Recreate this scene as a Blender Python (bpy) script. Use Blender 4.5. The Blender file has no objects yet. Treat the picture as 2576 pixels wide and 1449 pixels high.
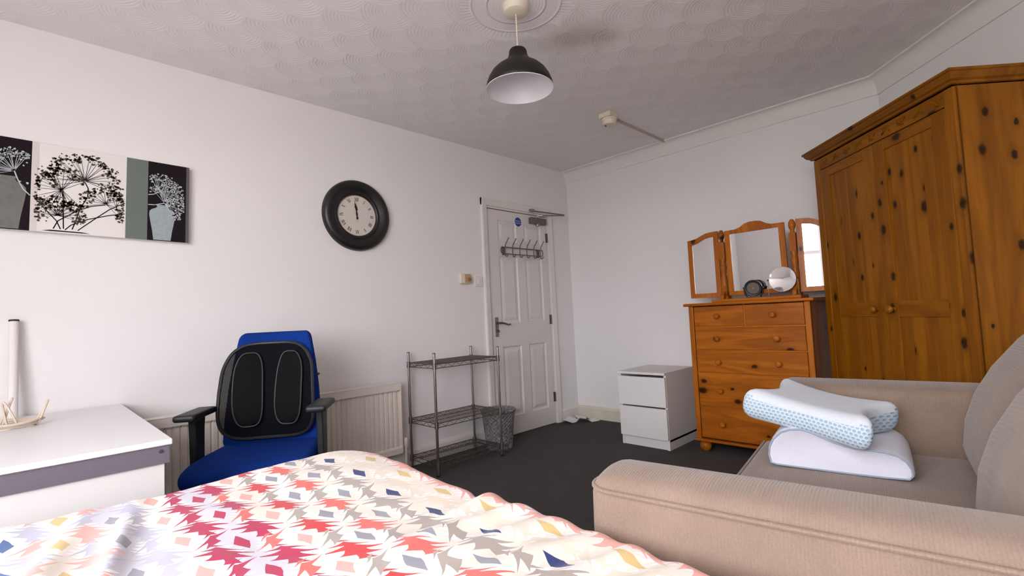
import bpy, bmesh, math, random
from mathutils import Vector, Matrix, noise
random.seed(7)
SC = bpy.context.scene
COL = SC.collection
PI = math.pi

# ------------------------------------------------------------------ camera
cam = bpy.data.cameras.new('camera')
cam.sensor_width = 36.0
cam.lens = 36.0 * 1226.4 / 2576
cam.clip_start = 0.02
cam_o = bpy.data.objects.new('camera', cam)
COL.objects.link(cam_o)
CAM_Z = 1.04
yaw, pitch, roll = (math.radians(a) for a in (45.06, 3.276, -2.761))
fw = Vector((math.cos(pitch)*math.cos(yaw), math.cos(pitch)*math.sin(yaw), math.sin(pitch)))
rt = Vector((math.sin(yaw), -math.cos(yaw), 0))
up = rt.cross(fw)
rt, up = math.cos(roll)*rt + math.sin(roll)*up, -math.sin(roll)*rt + math.cos(roll)*up
mw = Matrix((rt, up, -fw)).transposed().to_4x4()
mw.translation = (0, 0, CAM_Z)
cam_o.matrix_world = mw
SC.camera = cam_o

# ------------------------------------------------------------------ world (overcast daylight)
W = bpy.data.worlds.new('overcast_sky')
SC.world = W
W.use_nodes = True
wn, wl = W.node_tree.nodes, W.node_tree.links
wn.clear()
w_out = wn.new('ShaderNodeOutputWorld')
w_bg = wn.new('ShaderNodeBackground')
w_tc = wn.new('ShaderNodeTexCoord')
w_sep = wn.new('ShaderNodeSeparateXYZ')
w_ramp = wn.new('ShaderNodeValToRGB')
w_map = wn.new('ShaderNodeMapRange')
w_map.inputs[1].default_value = -1.0
w_map.inputs[2].default_value = 1.0
w_ramp.color_ramp.elements[0].position = 0.485
w_ramp.color_ramp.elements[0].color = (0.50, 0.49, 0.46, 1)  # below the horizon: tone raised to throw more light onto the ceiling
w_ramp.color_ramp.elements[1].position = 0.515
w_ramp.color_ramp.elements[1].color = (0.97, 0.96, 1.0, 1)
wl.new(w_tc.outputs['Generated'], w_sep.inputs[0])
wl.new(w_sep.outputs[2], w_map.inputs[0])
wl.new(w_map.outputs[0], w_ramp.inputs[0])
wl.new(w_ramp.outputs[0], w_bg.inputs[0])
w_bg.inputs[1].default_value = 6.0
wl.new(w_bg.outputs[0], w_out.inputs[0])

# ------------------------------------------------------------------ exposure
SC.view_settings.view_transform = 'Standard'
SC.view_settings.look = 'None'
SC.view_settings.gamma = 1.0
SC.view_settings.use_curve_mapping = False
SC.view_settings.exposure = 1.4

# ================================================================== helpers
def lin(r, g, b):
    f = lambda c: (c/255/12.92) if c/255 <= .04045 else ((c/255+.055)/1.055)**2.4
    return (f(r), f(g), f(b))

class MB:
    """collects geometry, builds one mesh object"""
    def __init__(s): s.v = []; s.f = []
    def add(s, vs, fs, M=None):
        o = len(s.v)
        s.v += [tuple(M @ Vector(p)) if M else tuple(p) for p in vs]
        s.f += [tuple(i+o for i in f) for f in fs]
        return s
    def box(s, x0, x1, y0, y1, z0, z1, M=None):
        vs = [(x0,y0,z0),(x1,y0,z0),(x1,y1,z0),(x0,y1,z0),(x0,y0,z1),(x1,y0,z1),(x1,y1,z1),(x0,y1,z1)]
        return s.add(vs, [(3,2,1,0),(4,5,6,7),(0,1,5,4),(1,2,6,5),(2,3,7,6),(3,0,4,7)], M)
    def prism(s, poly, axis, a0, a1, M=None):
        n = len(poly)
        def P(p, a):
            return {'x': (a, p[0], p[1]), 'y': (p[0], a, p[1]), 'z': (p[0], p[1], a)}[axis]
        vs = [P(p, a0) for p in poly] + [P(p, a1) for p in poly]
        fs = [tuple(range(n))[::-1], tuple(range(n, 2*n))]
        fs += [(i, (i+1) % n, n+(i+1) % n, n+i) for i in range(n)]
        return s.add(vs, fs, M)
    def lathe(s, prof, seg=24, M=None, closed=False, cap=True):
        vs = []; fs = []; m = len(prof)
        for i in range(seg):
            a = 2*PI*i/seg
            vs += [(r*math.cos(a), r*math.sin(a), z) for r, z in prof]
        for i in range(seg):
            j = (i+1) % seg
            for k in range(m-1 if not closed else m):
                k2 = (k+1) % m
                fs.append((i*m+k, j*m+k, j*m+k2, i*m+k2))
        if cap and not closed:
            if prof[0][0] > 1e-5: fs.append(tuple(i*m for i in range(seg))[::-1])
            if prof[-1][0] > 1e-5: fs.append(tuple(i*m+m-1 for i in range(seg)))
        return s.add(vs, fs, M)
    def tube(s, path, r, seg=8, closed=False, cap=True, M=None):
        P = [Vector(p) for p in path]; n = len(P)
        rr = r if isinstance(r, (list, tuple)) else [r]*n
        vs = []; fs = []
        ref = None
        for i in range(n):
            if closed: t = P[(i+1) % n] - P[i-1]
            else: t = P[min(i+1, n-1)] - P[max(i-1, 0)]
            t.normalize()
            if ref is None:
                ref = Vector((0, 0, 1)) if abs(t.z) < .9 else Vector((1, 0, 0))
            a = ref - t*ref.dot(t)
            if a.length < 1e-6: a = t.orthogonal()
            a.normalize(); ref = a; b = t.cross(a)
            for k in range(seg):
                th = 2*PI*k/seg
                vs.append(P[i] + (a*math.cos(th) + b*math.sin(th))*rr[i])
        for i in range(n if closed else n-1):
            j = (i+1) % n
            for k in range(seg):
                k2 = (k+1) % seg
                fs.append((i*seg+k, i*seg+k2, j*seg+k2, j*seg+k))
        if cap and not closed:
            fs.append(tuple(range(seg))[::-1]); fs.append(tuple((n-1)*seg+k for k in range(seg)))
        return s.add(vs, fs, M)
    def cyl(s, p0, p1, r, seg=12): return s.tube([p0, p1], r, seg)
    def grid(s, rows, M=None, closed_u=False):
        h = len(rows); w = len(rows[0]); vs = [p for r in rows for p in r]; fs = []
        for i in range(h-1):
            for j in range(w if closed_u else w-1):
                k = (j+1) % w
                fs.append((i*w+j, i*w+k, (i+1)*w+k, (i+1)*w+j))
        return s.add(vs, fs, M)
    def build(s, name, mat, parent=None, smooth=False, bevel=0, seg=2, merge=False, flip=True, ang=35):
        me = bpy.data.meshes.new(name)
        me.from_pydata(s.v, [], s.f)
        if bevel or merge or flip:
            bm = bmesh.new(); bm.from_mesh(me)
            if merge: bmesh.ops.remove_doubles(bm, verts=bm.verts, dist=1e-5)
            if flip: bmesh.ops.recalc_face_normals(bm, faces=bm.faces)
            if bevel:
                es = [e for e in bm.edges if len(e.link_faces) == 2 and e.calc_face_angle(0) > .6]
                bmesh.ops.bevel(bm, geom=es, offset=bevel, offset_type='OFFSET', segments=seg, profile=.5, affect='EDGES', clamp_overlap=True)
            bm.to_mesh(me); bm.free()
        if smooth:
            me.shade_smooth()
            if ang < 180: me.set_sharp_from_angle(angle=math.radians(ang))
        me.materials.append(mat)
        o = bpy.data.objects.new(name, me)
        COL.objects.link(o)
        if parent: o.parent = parent
        return o

def tag(o, label=None, cat=None, group=None, kind=None):
    if label: o['label'] = label
    if cat: o['category'] = cat
    if group: o['group'] = group
    if kind: o['kind'] = kind
    return o
def thing(name, label, cat, loc=(0,0,0), rz=0, group=None):
    o = bpy.data.objects.new(name, None); o.empty_display_size = .05
    COL.objects.link(o); o.location = loc; o.rotation_euler = (0, 0, rz)
    return tag(o, label, cat, group)
def struct(o, label=None):
    o['kind'] = 'structure'
    if label: o['label'] = label
    return o
def soft(sx, sy, sz, r, n=12, fn=None):
    """rounded box, base at z=0, centred in x,y; fn warps each point"""
    mb = MB(); hx, hy, hz = sx/2, sy/2, sz/2
    def ticks(h, k):
        c = max(h-r, 1e-4); k2 = max(3, int(4))
        a = [-h + r*(1-math.cos(PI/2*i/k2)) for i in range(k2)]
        m = [-c + 2*c*i/k for i in range(k+1)]
        b = [-t for t in reversed(a)]
        return a+m+b
    tx, ty, tz = ticks(hx, n), ticks(hy, n), ticks(hz, max(2, n//3))
    def rnd(p):
        q = Vector((max(-hx+r, min(hx-r, p[0])), max(-hy+r, min(hy-r, p[1])), max(-hz+r, min(hz-r, p[2]))))
        d = Vector(p)-q
        if d.length > 1e-9:
            # ticks lie on cube faces; project to rounded shell
            q2 = q + d.normalized()*r if True else q
        else: q2 = Vector(p)
        q2.z += hz
        return tuple(fn(q2)) if fn else tuple(q2)
    for sgn in (-1, 1):
        mb.grid([[rnd((x, y, sgn*hz)) for x in tx] for y in ty])
        mb.grid([[rnd((x, sgn*hy, z)) for x in tx] for z in tz])
        mb.grid([[rnd((sgn*hx, y, z)) for y in ty] for z in tz])
    return mb
def text_mb(txt, size, align='CENTER'):
    cu = bpy.data.curves.new('t', 'FONT'); cu.body = txt; cu.size = size; cu.align_x = align; cu.align_y = 'CENTER'
    o = bpy.data.objects.new('t', cu); COL.objects.link(o)
    dg = bpy.context.evaluated_depsgraph_get()
    me = o.evaluated_get(dg).to_mesh()
    mb = MB(); mb.add([tuple(v.co) for v in me.vertices], [tuple(p.vertices) for p in me.polygons])
    o.evaluated_get(dg).to_mesh_clear(); bpy.data.objects.remove(o); bpy.data.curves.remove(cu)
    return mb

# ------------------------------------------------------------------ node maths
class E:
    def __init__(s, nt, sock): s.nt = nt; s.s = sock
    def _m(s, op, *a):
        n = s.nt.nodes.new('ShaderNodeMath'); n.operation = op
        for i, x in enumerate((s,)+a):
            if isinstance(x, E): s.nt.links.new(x.s, n.inputs[i])
            else: n.inputs[i].default_value = x
        return E(s.nt, n.outputs[0])
    def __add__(s, o): return s._m('ADD', o)
    def __sub__(s, o): return s._m('SUBTRACT', o)
    def __mul__(s, o): return s._m('MULTIPLY', o)
    def __truediv__(s, o): return s._m('DIVIDE', o)
    __radd__ = __add__; __rmul__ = __mul__
    def abs(s): return s._m('ABSOLUTE')
    def frac(s): return s._m('FRACT')
    def floor(s): return s._m('FLOOR')
    def sin(s): return s._m('SINE')
    def sqrt(s): return s._m('SQRT')
    def lt(s, o): return s._m('LESS_THAN', o)
    def gt(s, o): return s._m('GREATER_THAN', o)
    def max(s, o): return s._m('MAXIMUM', o)
    def min(s, o): return s._m('MINIMUM', o)
    def atan2(s, o): return s._m('ARCTAN2', o)
    def pingpong(s, o): return s._m('PINGPONG', o)
    def smooth(s, a, b):
        n = s.nt.nodes.new('ShaderNodeMapRange'); n.interpolation_type = 'SMOOTHSTEP'
        s.nt.links.new(s.s, n.inputs[0]); n.inputs[1].default_value = a; n.inputs[2].default_value = b
        return E(s.nt, n.outputs[0])
class MatB:
    def __init__(s, name, rough=.5, metal=0, spec=.5):
        s.m = bpy.data.materials.new(name); s.m.use_nodes = True; s.nt = s.m.node_tree
        s.b = s.nt.nodes['Principled BSDF']
        s.b.inputs['Roughness'].default_value = rough; s.b.inputs['Metallic'].default_value = metal
        s.b.inputs['Specular IOR Level'].default_value = spec
    def node(s, t, **kw):
        n = s.nt.nodes.new(t)
        for k, v in kw.items(): setattr(n, k, v)
        return n
    def link(s, a, b): s.nt.links.new(a.s if isinstance(a, E) else a, b)
    def coord(s, which='Object', scale=(1,1,1), loc=(0,0,0), rnd=0):
        tc = s.node('ShaderNodeTexCoord'); mp = s.node('ShaderNodeMapping')
        mp.inputs['Scale'].default_value = scale; mp.inputs['Location'].default_value = loc
        s.link(tc.outputs[which], mp.inputs[0])
        if rnd:
            oi = s.node('ShaderNodeObjectInfo'); cb = s.node('ShaderNodeCombineXYZ')
            r = E(s.nt, oi.outputs['Random'])
            s.link(r*rnd, cb.inputs[0]); s.link((r*7.3).frac()*rnd, cb.inputs[1]); s.link((r*13.7).frac()*rnd, cb.inputs[2])
            s.link(cb.outputs[0], mp.inputs['Location'])
        return mp.outputs[0]
    def xyz(s, vec):
        sp = s.node('ShaderNodeSeparateXYZ'); s.link(vec, sp.inputs[0])
        return [E(s.nt, sp.outputs[i]) for i in range(3)]
    def noise(s, vec, scale, detail=3, rough=.5, dist=0):
        n = s.node('ShaderNodeTexNoise'); n.inputs['Scale'].default_value = scale
        n.inputs['Detail'].default_value = detail; n.inputs['Roughness'].default_value = rough; n.inputs['Distortion'].default_value = dist
        s.link(vec, n.inputs['Vector']); return E(s.nt, n.outputs['Fac'])
    def ramp(s, fac, stops, mode='LINEAR'):
        n = s.node('ShaderNodeValToRGB'); cr = n.color_ramp; cr.interpolation = mode
        while len(cr.elements) < len(stops): cr.elements.new(.5)
        for e, (p, c) in zip(cr.elements, stops): e.position = p; e.color = (*c, 1)
        s.link(fac, n.inputs[0]); return n.outputs[0]
    def mix(s, fac, a, b, mode='MIX'):
        n = s.node('ShaderNodeMix', data_type='RGBA', blend_type=mode)
        for i, x in ((0, fac), (6, a), (7, b)):
            if isinstance(x, (tuple, list)): n.inputs[i].default_value = (*x, 1)
            elif isinstance(x, (int, float)): n.inputs[i].default_value = x
            else: s.link(x, n.inputs[i])
        return n.outputs[2]
    def color(s, c):
        if isinstance(c, (tuple, list)): s.b.inputs['Base Color'].default_value = (*c, 1)
        else: s.link(c, s.b.inputs['Base Color'])
        return s
    def bump(s, h, strength=.3, dist=.01):
        n = s.node('ShaderNodeBump'); n.inputs['Strength'].default_value = strength; n.inputs['Distance'].default_value = dist
        s.link(h, n.inputs['Height']); s.link(n.outputs[0], s.b.inputs['Normal']); return s

def plain(name, c, rough=.5, metal=0, spec=.5, nz=0, nscale=40, bump=0, bscale=200, bd=.003):
    m = MatB(name, rough, metal, spec)
    if nz or bump: co = m.coord()
    if nz:
        f = m.noise(co, nscale, 4)
        m.color(m.mix(f, tuple(x*(1-nz) for x in c), tuple(min(1, x*(1+nz)) for x in c)))
    else: m.color(c)
    if bump: m.bump(m.noise(co, bscale, 3), bump, bd)
    return m.m

# ================================================================== materials
WALLC = (.80, .765, .755)
def wall_mat():
    m = MatB('wall_paint', .85, 0, .25); co = m.coord()
    n = m.noise(co, 1.3, 2)
    m.color(m.mix(n, (.825, .80, .795), (.85, .825, .82)))
    m.bump(m.noise(co, 130, 4, .6), .12, .004); return m.m
def ceiling_mat(cx, cy):
    m = MatB('artex_ceiling', .85, 0, .25); co = m.coord()
    X, Y, Z = m.xyz(co)
    wv = m.noise(co, 2.2, 2)
    u = X/.25 + wv*.3; v = Y/.15 + wv*.25
    j = v.floor(); fy = (v - j)*(.15/.25)
    par = (j*.5).frac()            # 0 or .5
    lx = (u + par).frac() - .5
    r0 = (lx*lx + fy*fy).sqrt()
    lx1 = (u + par + .5).frac() - .5
    fy1 = fy + .15/.25
    r1 = (lx1*lx1 + fy1*fy1).sqrt()
    ins = r0.lt(.56)
    r = r0*ins + r1*(ins*-1 + 1)
    fan = r*.9 + (r*95).sin()*.02
    dx = X - cx; dy = Y - cy
    R = (dx*dx + dy*dy).sqrt()
    ang = dy.atan2(dx)
    ring = ((R - .138).abs()).smooth(.010, 0)*.35 + (R*420).sin()*.02*R.lt(.15) + ((R-.21).abs()).smooth(.01, 0)*.25
    comb = (ang*70).sin()*.04*R.gt(.21)
    k = R.smooth(.22, .30)
    h = fan*k + (ring + comb)*(k*-1 + 1)
    patch = m.noise(co, .9, 2).smooth(.30, .62)
    h = h*(patch*.35 + .65)
    # old damp stain with its own outline
    sx = X - 2.06; sy = Y - 1.46
    sd = (sx*sx*1.6 + sy*sy*1.6 + sx*sy*1.4).sqrt() + (m.noise(co, 7, 3) - .5)*.22
    st = sd.smooth(.30, .02)*.62
    base = m.mix(m.noise(co, 3, 3), (.86, .835, .825), (.885, .86, .85))
    m.color(m.mix(st, base, (.50, .41, .33)))
    m.bump(h, .62, .03); return m.m
def carpet_mat():
    m = MatB('charcoal_carpet', .95, 0, .1); co = m.coord()
    f = m.noise(co, 260, 3, .7); g = m.noise(co, 9, 4)
    c = m.mix(f, (.036, .034, .034), (.15, .14, .135))
    m.color(m.mix((g - .3)*.5, c, (.06, .055, .055)))
    m.bump(f, .8, .006); return m.m
def pine_mat(name, axis, dark, mid, light, knot=.62, rough=.32, kscale=6.5):
    """knotty pine, grain along local axis"""
    m = MatB(name, rough, 0, .18)
    i = 'xyz'.index(axis)
    sc = [1, 1, 1]; sc[i] = .09
    base = m.coord('Object', rnd=3.0)
    mp = m.node('ShaderNodeMapping'); mp.inputs['Scale'].default_value = sc; m.link(base, mp.inputs[0])
    n1 = m.noise(mp.outputs[0], 9, 3, .5, .6)
    rings = ((n1*26).sin()*.5 + .5)
    fine = m.noise(mp.outputs[0], 140, 2)
    big = m.noise(mp.outputs[0], 5, 2)
    f = rings*.22 + fine*.25 + n1*.25 + big*.35
    col = m.ramp(f, [(.25, light), (.5, mid), (.9, dark)])
    # knots
    sk = [1, 1, 1]; sk[i] = .62
    bx, by, bz = m.xyz(base); cbk = m.node('ShaderNodeCombineXYZ')
    m.link((bx + by)*(.62 if axis != 'z' else 1.0), cbk.inputs[0]); m.link(bz*(.62 if axis == 'z' else 1.0), cbk.inputs[1])
    mk = m.node('ShaderNodeMapping'); m.link(cbk.outputs[0], mk.inputs[0])
    vo = m.node('ShaderNodeTexVoronoi', voronoi_dimensions='2D'); vo.inputs['Scale'].default_value = kscale; m.link(mk.outputs[0], vo.inputs['Vector'])
    d = E(m.nt, vo.outputs['Distance']); sp = m.node('ShaderNodeSeparateColor'); m.link(vo.outputs['Color'], sp.inputs[0])
    sel = E(m.nt, sp.outputs[0]).gt(knot)
    wob = (m.noise(base, 60, 2) - .5)*.08
    d = d/(E(m.nt, sp.outputs[1])*.9 + .45)
    k = (d + wob).smooth(.15, .06)*sel
    halo = (d + wob).smooth(.36, .10)*sel*.35
    c2 = m.mix(halo, col, tuple(x*.55 for x in mid))
    m.color(m.mix(k*.92, c2, tuple(x*.10 for x in dark)))
    m.bump(fine*.4 + rings*.3, .06, .002); return m.m
def cord_mat(name, c):
    """corduroy, ribs spaced along local y"""
    m = MatB(name, .95, 0, .15); co = m.coord(); X, Y, Z = m.xyz(co)
    rib = ((Y*(2*PI/  .0060)).sin()*.5 + .5)
    nz = m.noise(co, 7, 4); fz = m.noise(co, 300, 2)
    f = nz*.55 + fz*.5
    m.color(m.ramp(f, [(.25, tuple(x*.72 for x in c)), (.8, tuple(x*1.12 for x in c))]))
    m.bump(rib + fz*.5, .4, .0016)
    m.b.inputs['Sheen Weight'].default_value = .25; return m.m
def fabric(name, c, bs=500, b=.3, sheen=.2, nz=.12, nscale=90):
    m = MatB(name, .92, 0, .15); co = m.coord()
    f = m.noise(co, nscale, 4, .6)
    m.color(m.mix(f, tuple(x*(1-nz) for x in c), tuple(min(1, x*(1+nz)) for x in c)))
    m.bump(m.noise(co, bs, 2), b, .002); m.b.inputs['Sheen Weight'].default_value = sheen; return m.m
def honey_mat():
    m = MatB('honeycomb_mesh', .8, 0, .2); co = m.coord(); X, Y, Z = m.xyz(co)
    a = X*70; b = (Z + Y*.0)*70*1.1547
    j = b.floor(); px = (a + (j*.5).frac()).frac() - .5; py = b.frac() - .5
    r = (px*px + py*py).sqrt()
    hole = r.smooth(.36, .22)
    m.color(m.mix(hole, lin(200, 216, 230), lin(164, 188, 205)))
    m.bump(hole*-1, .7, .003); return m.m
def duvet_mat():
    m = MatB('kilim_print_cotton', .8, 0, .2)
    tc = m.node('ShaderNodeTexCoord'); X, Y, Z = m.xyz(tc.outputs['UV'])
    X = X + (m.noise(tc.outputs['UV'], 11, 2) - .5)*.022; Y = Y + (m.noise(tc.outputs['UV'], 8.3, 2) - .5)*.03
    P = .183; Wc = .088
    base_n = m.noise(tc.outputs['UV'], 6, 3)
    col = m.mix(base_n, (.86, .83, .82), (.91, .88, .87))
    def layer(col, W, P, x0, size, teeth, amp, shift, colors, sk=0.0, alpha=1.0, ax=1.0, ay=1.0):
        u = (X - x0)/W
        c = u.floor(); p = (u.frac() - .5)*2
        t = Y/P + (c*.5).frac() + shift + p*sk
        q = (t.frac() - .5)*2
        saw = ((q*teeth).frac() - .5)*amp*(p.abs()*1.0 + .35)
        d = p.abs()*ax + q.abs()*ay + saw
        mask = d.lt(size)
        n = len(colors)
        ci = (c + .5)/n
        cc = m.ramp(ci, [(i/n, k) for i, k in enumerate(colors)], 'CONSTANT')
        return m.mix(mask*alpha, col, cc)
    coral = lin(222, 108, 100); pink = lin(240, 172, 165); crim = lin(178, 38, 80); red = lin(205, 60, 62)
    taup = lin(172, 160, 152); beig = lin(226, 214, 198); must = lin(214, 186, 130); lav = lin(190, 188, 205)
    navy = lin(44, 60, 112); grey = lin(150, 150, 160); cream = lin(234, 227, 218); blue = lin(80, 110, 165)
    # wide pale zigzags under everything
    x0 = .847 - 19*Wc
    pale = [cream, beig, lav, cream, pink, cream, lav, pink, cream, beig, lav, cream, lav, beig, cream, beig, beig, beig, must, beig]
    col = layer(col, Wc, P, x0 + .044, .95, 5, .55, .02, pale, .1, .7, .8, .75)
    colors = [pink, lav, beig, pink, lav, beig, pink, lav, beig, lav, pink, lav, crim, crim, red, coral, taup, beig, lin(236, 168, 158), pink]
    col = layer(col, Wc, P, x0, .66, 3.5, .75, .50, colors, .16, 1.0)
    # second row, half a period on
    colors2 = [lav, pink, cream, lav, pink, cream, lav, pink, lav, pink, lav, lav, crim, coral, taup, taup, taup, beig, pink, pink]
    col = layer(col, Wc, P, x0, .44, 3.0, .8, .98, colors2, -.2, 1.0)
    # small diamonds between the columns
    sq = [grey, must, blue, grey, pink, must, grey, blue, blue, must, grey, pink, crim, pink, grey, grey, navy, must, coral, navy]
    col = layer(col, Wc, P, x0 + .044, .34, 1, .0, .27, sq, .0, 1.0, 1.0, .8)
    m.color(col)
    m.bump(m.noise(tc.outputs['UV'], 9, 4), .05, .02)
    m.b.inputs['Sheen Weight'].default_value = .15
    return m.m
def wicker_mat():
    m = MatB('grey_wicker', .75, 0, .3); co = m.coord()
    f = m.noise(co, 55, 3)
    m.color(m.ramp(f, [(.3, (.10, .095, .095)), (.7, (.30, .29, .29))])); return m.m
def glass_mat():
    m = MatB('window_glass'); nt = m.nt; out = nt.nodes['Material Output']
    tr = m.node('ShaderNodeBsdfTransparent'); gl = m.node('ShaderNodeBsdfGlossy'); gl.inputs['Roughness'].default_value = .0
    mx = m.node('ShaderNodeMixShader'); mx.inputs[0].default_value = .05
    m.link(tr.outputs[0], mx.inputs[1]); m.link(gl.outputs[0], mx.inputs[2]); m.link(mx.outputs[0], out.inputs[0]); return m.m
def meshcloth_mat():
    """see-through nylon mesh"""
    m = MatB('black_nylon_mesh', .8); nt = m.nt; out = nt.nodes['Material Output']
    m.color((.004, .004, .005)); m.b.inputs['Specular IOR Level'].default_value = .1; co = m.coord(); X, Y, Z = m.xyz(co)
    g = ((X*420).frac() - .5).abs().gt(.16).max(((Z*420).frac() - .5).abs().gt(.16))
    tr = m.node('ShaderNodeBsdfTransparent'); mx = m.node('ShaderNodeMixShader')
    m.link(g, mx.inputs[0]); m.link(tr.outputs[0], mx.inputs[1]); m.link(m.b.outputs[0], mx.inputs[2]); m.link(mx.outputs[0], out.inputs[0]); return m.m

CEIL_C = (1.61, 1.50)
M_wall = wall_mat(); M_ceil = ceiling_mat(*CEIL_C); M_carpet = carpet_mat()
M_trim = plain('white_gloss_paint', (.78, .745, .72), .35, nz=.03, nscale=6)
M_cornice = plain('cornice_paint', (.82, .79, .775), .7)
M_door = plain('door_paint', (.74, .70, .68), .4, nz=.03, nscale=5, bump=.05, bscale=300)
PD, PM, PL = (.20, .050, .005), (.43, .122, .009), (.54, .172, .016)
M_pine_y = pine_mat('orange_pine_across', 'y', PD, PM, PL)
M_pine_z = pine_mat('orange_pine_upright', 'z', PD, PM, PL)
OD, OM, OL = (.130, .038, .001), (.25, .082, .0022), (.33, .118, .0045)
M_oak_x = pine_mat('waxed_pine_across', 'x', OD, OM, OL, .45, .42, 8.0)
M_oak_z = pine_mat('waxed_pine_upright', 'z', OD, OM, OL, .40, .42, 8.0)
M_white_lam = plain('white_laminate', (.80, .79, .80), .35, nz=.02)
M_white_matt = plain('white_foil', (.76, .74, .73), .5)
M_grey_apron = plain('grey_laminate', lin(108, 101, 112), .6, nz=.15, nscale=160)
M_black = plain('black_plastic', (.012, .012, .013), .5, nz=.2, nscale=120)
M_blackrub = plain('black_lacquer', (.010, .009, .009), .38, nz=.3, nscale=30)
M_blue = fabric('royal_blue_fabric', lin(12, 50, 128), 700, .25, .0, .18, 300)
M_chrome = plain('chrome_wire', (.50, .45, .43), .28, 1.0)
M_steel = plain('brushed_steel', (.36, .32, .30), .4, 1.0)
M_dark_steel = plain('dull_steel', (.20, .17, .16), .45, .9)
M_mirror = plain('mirror_silver', (.93, .94, .95), .01, 1.0)
M_cord = cord_mat('beige_corduroy', (.285, .205, .158))
M_pillow = fabric('white_jersey', lin(226, 226, 238), 260, .5, .1, .06, 260)
M_pillow2 = fabric('pale_jersey', lin(214, 220, 228), 300, .4, .1, .05, 200)
M_pipe_blue = plain('pillow_piping', lin(160, 172, 190), .8)
M_honey = honey_mat(); M_duvet = duvet_mat()
M_mattress = fabric('mattress_ticking', (.72, .70, .68)); M_divan = fabric('divan_fabric', (.20, .19, .19))
M_cream = plain('cream_plastic', lin(226, 216, 196), .45); M_creamd = plain('aged_plastic', lin(190, 160, 120), .45)
M_whitep = plain('white_plastic', (.80, .77, .74), .35)
M_rad = plain('radiator_enamel', lin(236, 226, 216), .4, nz=.03, nscale=8)
M_dial = plain('dial_paper', lin(214, 206, 196), .7); M_ink = plain('black_ink', (.012, .011, .010), .6)
M_lining = plain('shade_lining', (.86, .86, .90), .35)
M_shade = plain('black_shade_metal', (.012, .009, .006), .45, 0, .35)
M_wicker = wicker_mat(); M_glass = glass_mat(); M_mesh = meshcloth_mat()
M_paper = plain('leaflet_paper', (.80, .78, .77), .7); M_upvc = plain('upvc', (.85, .85, .85), .3)
M_signblue = plain('sign_blue', lin(20, 62, 140), .4); M_signwhite = plain('sign_white', (.82, .82, .84), .5)
M_twine = plain('cream_twine', lin(222, 205, 188), .9, nz=.15, nscale=200, bump=.4, bscale=500)
M_tube = plain('card_tube', (.78, .74, .72), .8, nz=.05)
M_leaf = plain('hedge_leaf', (.05, .10, .03), .7, nz=.4, nscale=9)
M_bounce_ground = plain('pale_bounce_ground', (.45, .43, .40), .9, nz=.1, nscale=4)  # unseen ground, made pale to bounce daylight up to the ceiling

# ================================================================== room shell
CZ = 2.486; YA = 3.088; XB = 3.945; XL = -1.3; YB = -0.95
# diagonal wall: from (XB, yc0) running (-.737,-.676)
eD = Vector((.737, .676, 0)).normalized(); nD = Vector((-eD.y, eD.x, 0))     # nD faces the room
D0 = Vector((XB, .475, 0)); L_D = (D0.y - YB)/eD.y; D1 = D0 - eD*L_D
struct(MB().box(XL-.12, XB+.12, YB-.12, YA+.15, -.08, 0).build('floor', M_carpet), 'dark charcoal short pile carpet')
struct(MB().box(XL-.12, XB+.12, YB-.12, YA+.15, CZ, CZ+.08).build('ceiling', M_ceil), 'white artex ceiling with fan swirls and a brown stain')
DX0, DX1, DZ = 2.80, 3.61, 2.005           # door opening
struct(MB().box(XL-.12, DX0, YA, YA+.12, 0, CZ).box(DX1, XB+.12, YA, YA+.12, 0, CZ).box(DX0, DX1, YA, YA+.12, DZ, CZ).build('wall_far', M_wall))
struct(MB().box(XB, XB+.12, D0.y-.05, YA, 0, CZ).build('wall_right', M_wall))
struct(MB().box(DX0-.1, DX1+.1, YA+.12, YA+.16, -.08, DZ+.1).build('door_light_block', M_wall))  # unseen panel added behind the door to stop sky light leaking round it
struct(MB().prism([(D0.x, D0.y), (D1.x, D1.y), (D1.x - nD.x*.12, D1.y - nD.y*.12), (D0.x - nD.x*.12, D0.y - nD.y*.12)], 'z', 0, CZ).build('wall_diagonal', M_wall))
struct(MB().box(XL-.12, D1.x+.15, YB-.12, YB, 0, CZ).build('wall_back', M_wall))
WY0, WY1, WZ0, WZ1 = -.88, 1.62, .84, 2.36
struct(MB().box(XL-.12, XL, YB, WY0, 0, CZ).box(XL-.12, XL, WY1, YA, 0, CZ).box(XL-.12, XL, WY0, WY1, 0, WZ0).box(XL-.12, XL, WY0, WY1, WZ1, CZ).build('wall_left', M_wall))
# window
win = bpy.data.objects.new('window_1', None); COL.objects.link(win); win.location = (XL-.06, 0, 0)
struct(win, 'white window with three lights and a transom')
nl = 3; fwid = .055
mb = MB().box(-.035, .035, WY0, WY1, WZ0, WZ0+fwid).box(-.035, .035, WY0, WY1, WZ1-fwid, WZ1)
zt = WZ0 + .92
for i in range(nl+1):
    yy = WY0 + (WY1-WY0-fwid)*i/nl
    mb.box(-.035, .035, yy, yy+fwid, WZ0+fwid, WZ1-fwid)
for i in range(nl):
    y0 = WY0 + (WY1-WY0-fwid)*i/nl + fwid; y1 = WY0 + (WY1-WY0-fwid)*(i+1)/nl
    mb.box(-.035, .035, y0, y1, zt, zt+fwid)
mb.build('window_frame', M_upvc, win, bevel=.004)
for i in range(nl):
    y0 = WY0 + (WY1-WY0-fwid)*i/nl + fwid; y1 = WY0 + (WY1-WY0-fwid)*(i+1)/nl
    for a, b in ((WZ0+fwid, zt), (zt+fwid, WZ1-fwid)):
        MB().box(-.004, .004, y0, y1, a, b).build('pane', M_glass, win)
MB().box(.03, .20, WY0-.04, WY1+.04, WZ0-.03, WZ0).build('window_sill', M_trim, win, bevel=.006)
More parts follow.
